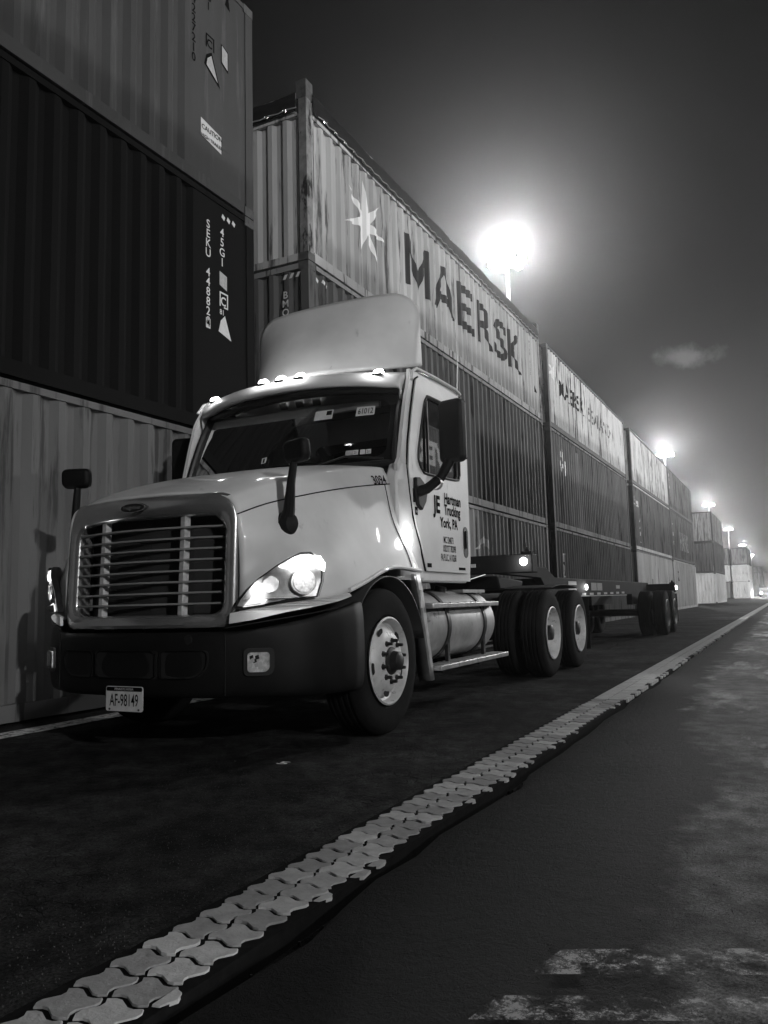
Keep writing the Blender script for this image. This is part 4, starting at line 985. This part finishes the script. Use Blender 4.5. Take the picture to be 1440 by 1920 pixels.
# ceramic band inside the glass edge, with rounded corners
fr_o = [(-1+2*i/24, 0) for i in range(25)]+[(1, j/8) for j in range(1, 8)]+[(1-2*i/24, 1) for i in range(25)]+[(-1, 1-j/8) for j in range(1, 8)]
fr_i = rrect(-.925, .925, .10, .885, [.10, .10, .16, .16], 6)
plate('windshield_band', fr_o, [dens(fr_i)], 0, 1, PAINT['black_satin'], wind, mapf=lambda a, b, d: (ws(a, b)[0], ws(a, b)[1]+.004+.002*d, ws(a, b)[2]))
for s in (1, -1):
    vs = []
    for j in range(9):
        q = j/8; p = ws(1, q); z = p[2]; 
        yd = 1.80+(2.09-1.80)*q
        vs += [(s*(p[0]-.01), p[1]-.004, z), (s*(p[0]+.03), p[1]+.015, z), (s*(cu(z)+.002), p[1]+.075, z), (s*(cu(z)-.01), p[1]+.16, z)]
    mk('a_pillar', vs, [(j*4+k, j*4+k+1, j*4+5+k, j*4+4+k) for j in range(8) for k in range(3)], WH, truck, smooth=True, solid=.02)
    # cowl beside the hood
    MB().prism([(1.70, 1.10), (2.18, 1.10), (2.12, 1.36), (1.98, 1.60), (1.93, 2.03), (1.78, 2.03), (1.70, 1.90)], min(s*1.0, s*1.108), max(s*1.0, s*1.108), 'x').build('cowl_panel', WH, truck, bevel=.02)
MB().add([(x, y, z) for x in (-1.04, -.5, 0, .5, 1.04) for (y, z) in ((1.66+.13*(x/1.04)**2, 2.0), (1.74+.1*(x/1.04)**2, 1.985))], [(2*i, 2*i+1, 2*i+3, 2*i+2) for i in range(4)]).build('cowl_vent', PAINT['black_satin'], truck)
for x in (-.55, .35): MB().tube([(x, 1.64, 2.02), (x+.3, 1.70, 2.10), (x+.62, 1.75, 2.06)], .009, 6).build('wiper', PAINT['black_satin'], truck)
# windscreen stickers
def ws_plate(name, t0, t1, q0, q1, mt, skew=0, off=.016):
    return plate(name, dens([(t0, q0), (t1, q0+skew), (t1, q1+skew), (t0, q1)]), [], 0, 1, mt, wind, mapf=lambda a, b, d: (ws(a, b)[0], ws(a, b)[1]-off-.002*d, ws(a, b)[2]+.002))
st = ws_plate('number_sticker', .66, .81, .63, .75, PAINT['sticker'], .015)
vs, fs = text_mesh('61012', .085, .006, 1, .62); flat_print('sticker_text', vs, fs, lambda a, b: (lambda p: (p[0], p[1]-.020, p[2]+.006))(ws(.675+a*.95, .650+b*1.25+a*.1)), BL, st)
st = ws_plate('permit_sticker', .30, .46, .61, .73, PAINT['sticker'], .012); ws_plate('permit_print', .405, .45, .67, .725, BL, .004, .019)
for (a, b, m_) in ((.62, .68, 'label'), (.68, .72, 'sticker'), (.735, .775, 'sticker'), (.78, .82, 'sticker')): ws_plate('date_sticker', a, b, .135, .195, PAINT[m_])
for (t0, tx) in ((.682, '25'), (.783, '21')):
    vs, fs = text_mesh(tx, .045, .004, 1, .6); flat_print('sticker_text', vs, fs, lambda a, b, t0=t0: (lambda p: (p[0], p[1]-.020, p[2]))(ws(t0+.003+a*.9, .147+b*1.2)), BL, wind)
ws_plate('windshield_tag', -.13, -.085, .14, .21, PAINT['sticker'], .01); ws_plate('tag_print', -.115, -.10, .15, .20, BL, .004, .019)
# interior
MB().box(-.98, .98, 1.85, 2.15, 1.72, 2.0).build('dashboard', PAINT['dark'], truck, bevel=.05)
for u in (.52, -.52):
    seat = MB().prism([(2.55, 1.30), (3.05, 1.30), (3.10, 2.18), (2.98, 2.20), (2.92, 1.52), (2.55, 1.52)], u-.24, u+.24, 'x').build('seat', PAINT['seat'], truck, bevel=.05, segs=3)
    MB().box(u-.14, u+.14, 2.99, 3.10, 2.20, 2.42).build('headrest', PAINT['seat'], seat, bevel=.04, segs=3)
MB().lathe([(.205, -.015), (.225, 0), (.205, .015), (.19, 0)], 32, 'y', closed=True).box(-.19, .19, -.01, .01, -.02, .02).build('steering_wheel', PAINT['dark'], truck, smooth=True).location = (.52, 2.30, 1.98)
[o for o in truck.children if o.name.startswith('steering_wheel')][0].rotation_euler = (R(-50), 0, 0)
MB().box(-1.0, 1.0, 1.78, 3.2, 1.12, 1.16).build('cab_floor', PAINT['dark'], truck)
MB().box(-1.0, 1.0, 3.15, 3.185, 1.2, 2.04).build('rear_trim', PAINT['seat'], truck)
MB().box(-1.0, 1.0, 2.12, 3.19, 2.80, 2.82).build('headliner', PAINT['dark'], truck)
for u in (.5, -.5): MB().box(u-.3, u+.3, 2.03, 2.07, 2.56, 2.72).build('sun_flap', PAINT['seat'], truck)
# ---- roof cap with the visor in front
def roof_row(t_):     # across -1..1; profile from visor lip underside back to the rear
    e = abs(t_); dv = .26*e**2.2; drop = .05*e**3
    return [(1.0*t_, 1.80+dv, 2.735-drop), (1.015*t_, 1.715+dv, 2.715-drop), (1.02*t_, 1.705+dv, 2.765-drop), (1.02*t_, 1.76+dv, 2.83-drop), (1.03*t_, 1.95+dv*.8, 2.885-drop), (1.04*t_, 2.3+dv*.3, 2.955-drop*1.3), (1.045*t_, 2.7, 2.985-drop*1.5), (1.045*t_, 3.22, 2.985-drop*1.5)]
rows = [roof_row(t_) for t_ in (-1, -.9, -.7, -.45, -.2, 0, .2, .45, .7, .9, 1)]
rows = [[(p[0]-.004, p[1]+.03, p[2]-.12) for p in rows[0]]]+rows+[[(p[0]+.004, p[1]+.03, p[2]-.12) for p in rows[-1]]]
vs, fs = netgrid(rows, 4, 5); mk('roof_cap', vs, fs, WH, truck, smooth=True, angle=70, solid=.012)
for t_ in (-.83, -.185, 0, .185, .83):
    r_ = roof_row(t_); p = r_[3]
    ml = thing_m = MB().prism([(-.045, 0), (.055, 0), (.03, .045), (-.01, .052), (-.04, .03)], -.035, .035, 'x').build('marker_light', E_MARK, truck, bevel=.012); ml.location = (p[0], p[1]+.02, p[2]-.002)
    MB().box(-.042, .042, -.052, .062, -.006, .006).build('marker_base', PAINT['chrome'], ml)
    ld = bpy.data.lights.new('marker_glow', 'POINT'); ld.energy = 1.3; ld.shadow_soft_size = .03; lo = bpy.data.objects.new('marker_glow', ld); link(lo, ml); lo.location = (0, -.09, .05)
# ---- roof fairing: raked shell, sides swept back
def fair(t_, q):      # t_ -1..1, q 0..1 upward
    e = abs(t_); yc = 2.02+.60*q**.85
    z0 = 2.905+.17*e**3; z = z0+(3.775-z0)*q
    return (.875*t_, yc+(2.74-yc)*e**2.6, z)
def corner(t_, q):    # pull the top corners in to round them
    r_ = .30; x, y = abs(t_), q
    cx, cy = 1-.28, 1-.30
    if x > cx and y > cy:
        a, b = (x-cx)/.28, (y-cy)/.30; m_ = max(a, b); l = math.hypot(a, b)
        if l > 1e-6: k = m_/l; x, y = cx+a*k*.28, cy+b*k*.30
    return math.copysign(x, t_), y
nx, ny = 40, 24; vs = []
for j in range(ny+1):
    for i in range(nx+1):
        t_, q = corner(-1+2*i/nx, j/ny); vs.append(fair(t_, q))
fa = mk('roof_fairing', vs, [(j*(nx+1)+i, j*(nx+1)+i+1, (j+1)*(nx+1)+i+1, (j+1)*(nx+1)+i) for j in range(ny) for i in range(nx)], WH, truck, smooth=True, angle=60, solid=.03)
for x in (-.5, .5): MB().cyl((x, 2.55, 3.45), (x*1.1, 3.1, 2.98), .02).build('fairing_strut', FR, fa)
for i in range(9):
    t_, q_ = corner(-.9+.225*i, .06); p_ = fair(t_, q_); MB().lathe([(0, -.006), (.006, -.005), (.009, 0)], 8, 'y', (p_[0], p_[1]-.003, p_[2])).build('rivet', PAINT['alu'], fa)
ed_ = [fair(*corner(-1, j/24)) for j in range(24)]+[fair(*corner(-1+2*i/40, 1)) for i in range(41)]+[fair(*corner(1, 1-j/24)) for j in range(1, 25)]
MB().tube([(p_[0], p_[1]+.004, p_[2]) for p_ in ed_], .011, 8).build('edge_trim', WH, fa, smooth=True)
# antenna
MB().tube([(1.06, 3.16, 2.84), (1.075, 3.17, 3.15), (1.06, 3.19, 3.62)], [.007, .005, .003], 6).build('antenna', PAINT['alu'], truck)
MB().box(1.03, 1.10, 3.13, 3.20, 2.72, 2.85).build('antenna_mount', BP, truck, bevel=.01)
# ---- mirrors
for s in (1, -1):
    mr = MB().prism(rrect(-.115, .115, -.26, .26, .05, 5), -.05, .05, 'y').build('door_mirror', BP, truck, bevel=.03, segs=3); mr.location = (s*1.40, 2.16, 2.30); mr.rotation_euler = (0, 0, s*R(-14))
    pl_ = MB().box(-.10, .10, .05, .053, -.24, .24).build('mirror_glass', mat('mirror_glass', .8, .02, metal=1), mr)
    MB().tube([(s*1.10, 2.02, 1.80), (s*1.20, 2.06, 1.83), (s*1.30, 2.12, 1.92), (s*1.37, 2.15, 2.06)], [.05, .042, .038, .045], 10).build('mirror_arm', BP, truck, smooth=True)
    MB().lathe([(.05, -.03), (.056, 0), (.05, .03)], 14, 'y', (s*1.27, 2.10, 1.875)).build('arm_clamp', PAINT['alu'], truck)
    plate('mirror_base', [(2.0, 1.70), (2.08, 1.66), (2.16, 1.74), (2.20, 1.86), (2.05, 1.93), (1.965, 1.92), (1.96, 1.82)], [], .015, .05, BP, truck, mapf=lambda a, b, d: (s*(1.105+d), a, b), bevel=.012)
    # hood mirror on its stalk
    hm = MB().tube([(s*.905, .46, 1.45), (s*.945, .44, 1.53), (s*.955, .45, 1.70), (s*.965, .47, 1.84)], [.055, .038, .028, .024], 10).build('hood_mirror', BP, truck, smooth=True)
    bs = MB().lathe([(0, .05), (.045, .04), (.062, 0), (.062, -.06)], 16, 'x').build('stalk_foot', BP, hm, smooth=True); bs.location = (s*.93, .46, 1.445); bs.rotation_euler = (0, 0, R(-25) if s > 0 else R(205)); bs.scale = (1, 1, 1.35)
    hd = MB().prism(rrect(-.11, .11, -.075, .075, [.05, .05, .04, .04], 5), -.04, .04, 'y').build('mirror_head', BP, hm, bevel=.028, segs=3); hd.location = (s*.985, .48, 1.915); hd.rotation_euler = (R(6), 0, s*R(-20))
    MB().box(-.09, .09, .04, .043, -.06, .06).build('mirror_glass', MATS['mirror_glass'], hd)
# ---- wheels
def wheel_parts(parent, steer, side, x, y, z=.515, rad=.515, w_=.28, dual=False, name='wheel'):
    """x = outer face of the tyre"""
    wl = bpy.data.objects.new(name, None); link(wl, parent); wl.location = (x, y, z); wl.scale = (side, 1, 1); wl.empty_display_size = .1
    T = rad; B_ = .30
    prof = [(B_, -.03), (B_+.03, -.005), (T-.10, .0), (T-.035, -.010), (T-.008, -.03), (T, -.05)]
    for g_ in range(4):
        c = -.05-(w_-.10)*(g_+.5)/4; prof += [(T, c+.012), (T-.014, c+.008), (T-.014, c-.008), (T, c-.012)]
    prof += [(T, -w_+.05), (T-.008, -w_+.03), (T-.035, -w_+.01), (T-.10, -w_), (B_+.03, -w_+.005), (B_, -w_+.03)]
    key = ('tyre', T, w_)
    me = cmesh(key, lambda: MB().lathe(prof, 64, 'x', closed=True)); me.polygons.foreach_set('use_smooth', [True]*len(me.polygons)); me.set_sharp_from_angle(angle=R(35))
    inst('tyre', me, PAINT['tyre'], wl)
    if dual: inst('tyre', me, PAINT['tyre'], wl, (-w_-.05, 0, 0))
    if steer: rp = [(.302, -.012), (.312, .004), (.300, .012), (.288, -.004), (.278, -.05), (.262, -.062), (.235, -.03), (.20, .004), (.165, .018), (.10, .018), (.095, .02)]
    else: rp = [(.302, -.012), (.312, .004), (.300, .012), (.290, -.005), (.280, -.10), (.262, -.145), (.235, -.160), (.165, -.165), (.10, -.165)]
    me = cmesh(('rim', steer), lambda: MB().lathe(rp, 64, 'x')); me.polygons.foreach_set('use_smooth', [True]*len(me.polygons)); me.set_sharp_from_angle(angle=R(40))
    rim = inst('rim', me, PAINT['rim'], wl)
    dx = .018 if steer else -.165
    hp = [(0, dx+.075), (.05, dx+.075), (.062, dx+.065), (.070, dx+.02), (.095, dx+.01), (.105, dx-.01)] if steer else [(0, dx+.16), (.075, dx+.16), (.088, dx+.15), (.092, dx+.03), (.105, dx+.02), (.11, dx-.01)]
    me = cmesh(('hub', steer), lambda: MB().lathe(hp, 32, 'x')); me.polygons.foreach_set('use_smooth', [True]*len(me.polygons)); me.set_sharp_from_angle(angle=R(40))
    inst('hub', me, PAINT['black_satin'], wl)
    nm = cmesh(('nut', steer), lambda: MB().lathe([(0, .05), (.012, .048), (.014, .012), (.022, .008), (.022, -.005)], 6, 'x'))
    for k in range(10):
        a = 2*math.pi*(k+.35)/10; o = inst('lug_nut', nm, PAINT['black_satin'], wl, (dx, .1425*math.cos(a), .1425*math.sin(a)))
    hm_ = cmesh(('hole', steer), lambda: MB().lathe([(0, .003), (.030, .003), (.034, 0)], 14, 'x'))
    for k in range(5 if steer else 0):
        a = 2*math.pi*(k/5)+R(118); o = inst('hand_hole', hm_, op, wl, (-.012, .228*math.cos(a), .228*math.sin(a))); o.rotation_euler = (a, -.75 if False else 0, 0); o.scale = (1, .75, 1.25)
        q = Euler((0, 0, 0)); 
    return wl
wheel_parts(truck, True, 1, 1.165, 1.37); wheel_parts(truck, True, -1, -1.165, 1.37)
for yy in (5.70, 7.06):
    for s in (1, -1): wheel_parts(truck, False, s, s*1.20, yy, dual=True)
# ---- frame, tank, steps
for s in (1, -1):
    MB().box(min(s*.38, s*.46), max(s*.38, s*.46), .35, 8.2, .72, 1.0).build('frame_rail', FR, truck, bevel=.01)
for yy in (1.37, 5.70, 7.06): MB().cyl((-1.0, yy, .515), (1.0, yy, .515), .075).build('axle', FR, truck)
for yy in (3.3, 4.6, 6.38, 8.1): MB().box(-.40, .40, yy-.05, yy+.05, .76, .96).build('cross_member', FR, truck)
MB().box(-.35, .35, .5, 1.6, .45, 1.2).build('engine_block', FR, truck, bevel=.05)
fw = MB().prism([(5.95, 1.05), (6.85, 1.05), (6.95, 1.17), (5.85, 1.22)], -.48, .48, 'x').build('fifth_wheel', FR, truck, bevel=.02)
TK = mat('tank_aluminium', .40, .5, metal=.35, var=.25, vscale=5, dirt=(.3, .16, 7, (1, 1, 1)))
tank = MB().lathe([(0, 2.24), (.25, 2.24), (.29, 2.26), (.305, 2.30), (.305, 3.80), (.29, 3.85), (.24, 3.88), (0, 3.88)], 48, 'y', (.82, 0, .715)).build('fuel_tank', TK, truck, smooth=True, angle=40)
for yy in (2.62, 3.52): MB().lathe([(.305, yy-.035), (.318, yy-.03), (.318, yy+.03), (.305, yy+.035)], 48, 'y', (.82, 0, .715)).build('tank_strap', PAINT['black_satin'], tank, smooth=True)
MB().cyl((.86, 3.05, 1.0), (.88, 3.05, 1.06), .055).build('filler_cap', PAINT['black_satin'], tank)
MB().box(.88, 1.02, 2.22, 2.50, .42, .95).build('reservoir_box', TK, truck, bevel=.03)
for nm_, y0, y1, z0, x0, x1 in (('upper_step', 2.18, 3.82, .868, 1.04, 1.17), ('lower_step', 2.24, 3.98, .365, 1.02, 1.20)):
    stp = MB().box(x0, x1, y0, y1, z0, z0+.042).build('step', PAINT['alu'], truck, bevel=.006)
    for k in range(9): MB().box(x0+.015, x1-.01, y0+.08+k*.17, y0+.20+k*.17, z0+.042, z0+.047).build('step_tread', PAINT['alu'], stp)
    for q in (y0+.42, y1-.40): MB().box(.92, x0+.02, q-.02, q+.02, z0-.05, z0+.02).build('step_bracket', PAINT['black_satin'], stp)
for q in (2.66, 3.56): MB().box(1.07, 1.10, q-.025, q+.025, .40, .88).build('step_hanger', PAINT['black_satin'], truck)
# curved splash strip behind the front wheel
vs = []
for i in range(13):
    q = i/12; z = 1.145-.85*q; y = 1.90+.26*q**.8; wd = .085*(1-.35*q)+.03
    vs += [(1.03, y, z), (1.135, y, z), (1.145, y+.02, z), (1.135, y+wd, z), (1.03, y+wd, z)]
sg = mk('splash_guard', vs, [(i*5+k, i*5+k+1, i*5+6+k, i*5+5+k) for i in range(12) for k in range(4)], PAINT['alu'], truck, smooth=True, angle=30, solid=.006)
MB().box(1.14, 1.152, 1.985, 2.015, .88, 1.02).build('reflector', PAINT['sticker'], sg)
# air lines and a catwalk behind the cab
for k, u in enumerate((-.12, .0, .12)): MB().tube([(u, 3.25, 1.75), (u+.04, 3.7, 1.25+.05*k), (u, 4.3, 1.18), (u*.5, 4.95, 1.32)], .016, 8).build('air_line', PAINT['black_satin'], truck, smooth=True)
MB().box(-.5, 1.0, 3.30, 3.9, 1.0, 1.03).build('catwalk', PAINT['alu'], truck)
MB().tube([(.95, 3.2, 1.16), (.93, 3.6, 1.12), (.80, 4.5, 1.20)], .006, 6).build('cable', PAINT['alu'], truck)
for s in (1, -1):
    for yy in (5.05,): 
        mb_ = MB(); vs = []
        for i in range(9):
            a = R(60+60*i/8); 
            for x in (.60, 1.20): vs.append((s*x, 6.38-1.32*math.cos(a)*1.0, .515+.60*math.sin(a)**.5-.02))
        mb_.add(vs, [(2*i, 2*i+1, 2*i+3, 2*i+2) for i in range(8)]); mb_.build('rear_fender', PAINT['black_satin'], truck, solid=.008)
    mf = MB().box(min(s*.62, s*1.20), max(s*.62, s*1.20), 7.66, 7.67, .20, .92).build('mud_flap', PAINT['tyre'], truck)

# ------------------------------------------------------------------ container chassis (trailer)
ch = thing('container_chassis', 'empty black skeletal container trailer coupled behind the truck', 'trailer', (-3.75, 8.8, 0))
FRG = mat('chassis_grey_black', .014, .75, spec=.15, var=.4, vscale=5, dirt=(.25, .10, 7, (1, 1, 1)))
# gooseneck then main rails
for s in (1, -1):
    x0, x1 = min(s*.40, s*.52), max(s*.40, s*.52)
    MB().add([(x, y, z) for x in (x0, x1) for (y, z) in ((0, 1.26), (0, 1.38), (3.0, 1.38), (3.5, 1.24), (12.7, 1.24), (12.7, .98), (3.2, .92), (2.7, 1.22))], [tuple(range(8)), tuple(range(8, 16))[::-1]]+[(i, (i+1) % 8, 8+(i+1) % 8, 8+i) for i in range(8)]).build('main_rail', FRG, ch, bevel=.008)
MB().box(-1.2, 1.2, -.05, .17, 1.22, 1.43).build('front_bolster', FR, ch, bevel=.012)
MB().box(-1.2, 1.2, 12.45, 12.68, .98, 1.20).build('rear_bolster', FR, ch, bevel=.012)
for yy in (2.9, 5.2, 7.5, 9.8): MB().box(-.46, .46, yy-.06, yy+.06, 1.02, 1.22).build('cross_member', FRG, ch)
for (x, y, z) in ((1.12, .06, 1.43), (-1.12, .06, 1.43), (1.12, 12.56, 1.20), (-1.12, 12.56, 1.20)):
    MB().box(-.06, .06, -.06, .06, 0, .03).prism([(-.03, .03), (.03, .03), (.012, .08), (-.012, .08)], -.03, .03, 'y').build('twist_lock', FRG, ch).location = (x, y, z)
# rail side fittings: labels, tape, lit lamps
LB = PAINT['label']
side_z = 1.08
for k, (y0, y1, z0, z1) in enumerate(((4.30, 4.85, 1.13, 1.19), (4.30, 4.85, 1.02, 1.09), (6.0, 6.45, 1.04, 1.18), (6.50, 6.95, 1.04, 1.18), (8.35, 8.75, 1.08, 1.15))):
    plate('rail_label', [(y0, z0), (y1, z0), (y1, z1), (y0, z1)], [], 0, .004, LB, ch, mapf=lambda a, b, d: (.523+d, a, b))
for k in range(9): plate('reflective_tape', [(4.0+k*.62, .945+.004*k), (4.30+k*.62, .945+.004*k), (4.30+k*.62, .985+.004*k), (4.0+k*.62, .985+.004*k)], [], 0, .003, PAINT['sticker'], ch, mapf=lambda a, b, d: (.523+d, a, b))
MB().box(.50, .535, 3.3, 9.5, .935, .950).build('rail_edge', PAINT['alu'], ch)
def clearance(x, y, z, r=.04, pw=1.5, ax='x'):
    l = MB().lathe([(0, r*.6), (r*.7, r*.45), (r, 0)], 16, ax).build('clearance_lamp', E_MARK, ch, smooth=True); l.location = (x, y, z)
    if ax == 'y': l.scale = (1, -1, 1)
    d_ = bpy.data.lights.new('lamp_glow', 'POINT'); d_.energy = pw; d_.shadow_soft_size = .04; o = bpy.data.objects.new('lamp_glow', d_); link(o, l); o.location = (.10, 0, 0) if ax == 'x' else (0, .10, 0)
clearance(1.10, -.05, 1.345, .045, 3.0, 'y'); clearance(.53, 5.55, 1.10, .05, 2.0); clearance(1.205, 12.56, 1.10, .055, 1.5)
for x in (.3, .5): MB().box(x-.03, x+.03, -.06, -.05, 1.30, 1.34).build('front_reflector', PAINT['sticker'], ch)
for s in (1, -1):
    MB().box(s*.46-.05, s*.46+.05, 2.95, 3.05, .35, 1.0).build('landing_leg', FRG, ch); MB().box(s*.46-.11, s*.46+.11, 2.88, 3.12, .31, .35).build('landing_foot', FRG, ch)
    for yy in (10.85, 12.20): wheel_parts(ch, False, s, s*1.20, yy, dual=True)
    MB().box(min(s*.62, s*1.20), max(s*.62, s*1.20), 12.72, 12.73, .25, .95).build('mud_flap', PAINT['tyre'], ch)
for yy in (10.85, 12.20): MB().cyl((-1.0, yy, .515), (1.0, yy, .515), .07).build('axle', FRG, ch)
for s in (1, -1): MB().box(s*.46-.06, s*.46+.06, 10.2, 12.6, .72, .98).build('suspension_beam', FRG, ch)

# ------------------------------------------------------------------ far vehicle with its lights on
car = thing('distant_vehicle', 'small vehicle with bright lights far down the lane', 'vehicle', (-3.6, 150, 0))
bodyp = mat('far_body', .4, .4)
MB().prism([(0, .35), (4.3, .35), (4.3, 1.0), (3.6, 1.05), (3.0, 1.6), (1.5, 1.6), (.9, 1.05), (0, .95)], -.9, .9, 'x').build('body', bodyp, car, bevel=.05)
MB().prism([(1.05, 1.08), (3.4, 1.08), (2.95, 1.54), (1.55, 1.54)], -.91, .91, 'x').build('window', PAINT['dark'], car)
for x in (-.8, .8):
    for y in (.8, 3.5): MB().lathe([(0, -.1), (.32, -.1), (.34, 0), (.32, .1), (0, .1)], 18, 'x', (x, y, .34)).build('wheel', PAINT['tyre'], car)
for x in (-.65, .65):
    hl = MB().lathe([(0, -.03), (.13, 0), (.13, .03)], 16, 'y', (x, -.01, .72)).build('headlight', emat('far_headlamp', 80), car)
    d_ = bpy.data.lights.new('far_beam', 'SPOT'); d_.energy = 4000; d_.spot_size = R(60); d_.shadow_soft_size = .1; o = bpy.data.objects.new('far_beam', d_); link(o, hl); o.location = (x, -.2, .72); o.rotation_euler = (R(-86), 0, 0) if False else (R(86), 0, R(180))

# ------------------------------------------------------------------ the night air
hz = MB().box(-140, 140, -60, 480, -1.2, 24).build('haze', None); tag(hz, None, None, kind='stuff')
HM = bpy.data.materials.new('haze'); HM.use_nodes = True; t = HM.node_tree; t.nodes.clear()
pv = t.nodes.new('ShaderNodeVolumePrincipled'); pv.inputs['Color'].default_value = (.95, .95, .95, 1); pv.inputs['Density'].default_value = 0.00058; pv.inputs['Anisotropy'].default_value = .86
o = t.nodes.new('ShaderNodeOutputMaterial'); t.links.new(pv.outputs[0], o.inputs['Volume']); hz.data.materials.append(HM)
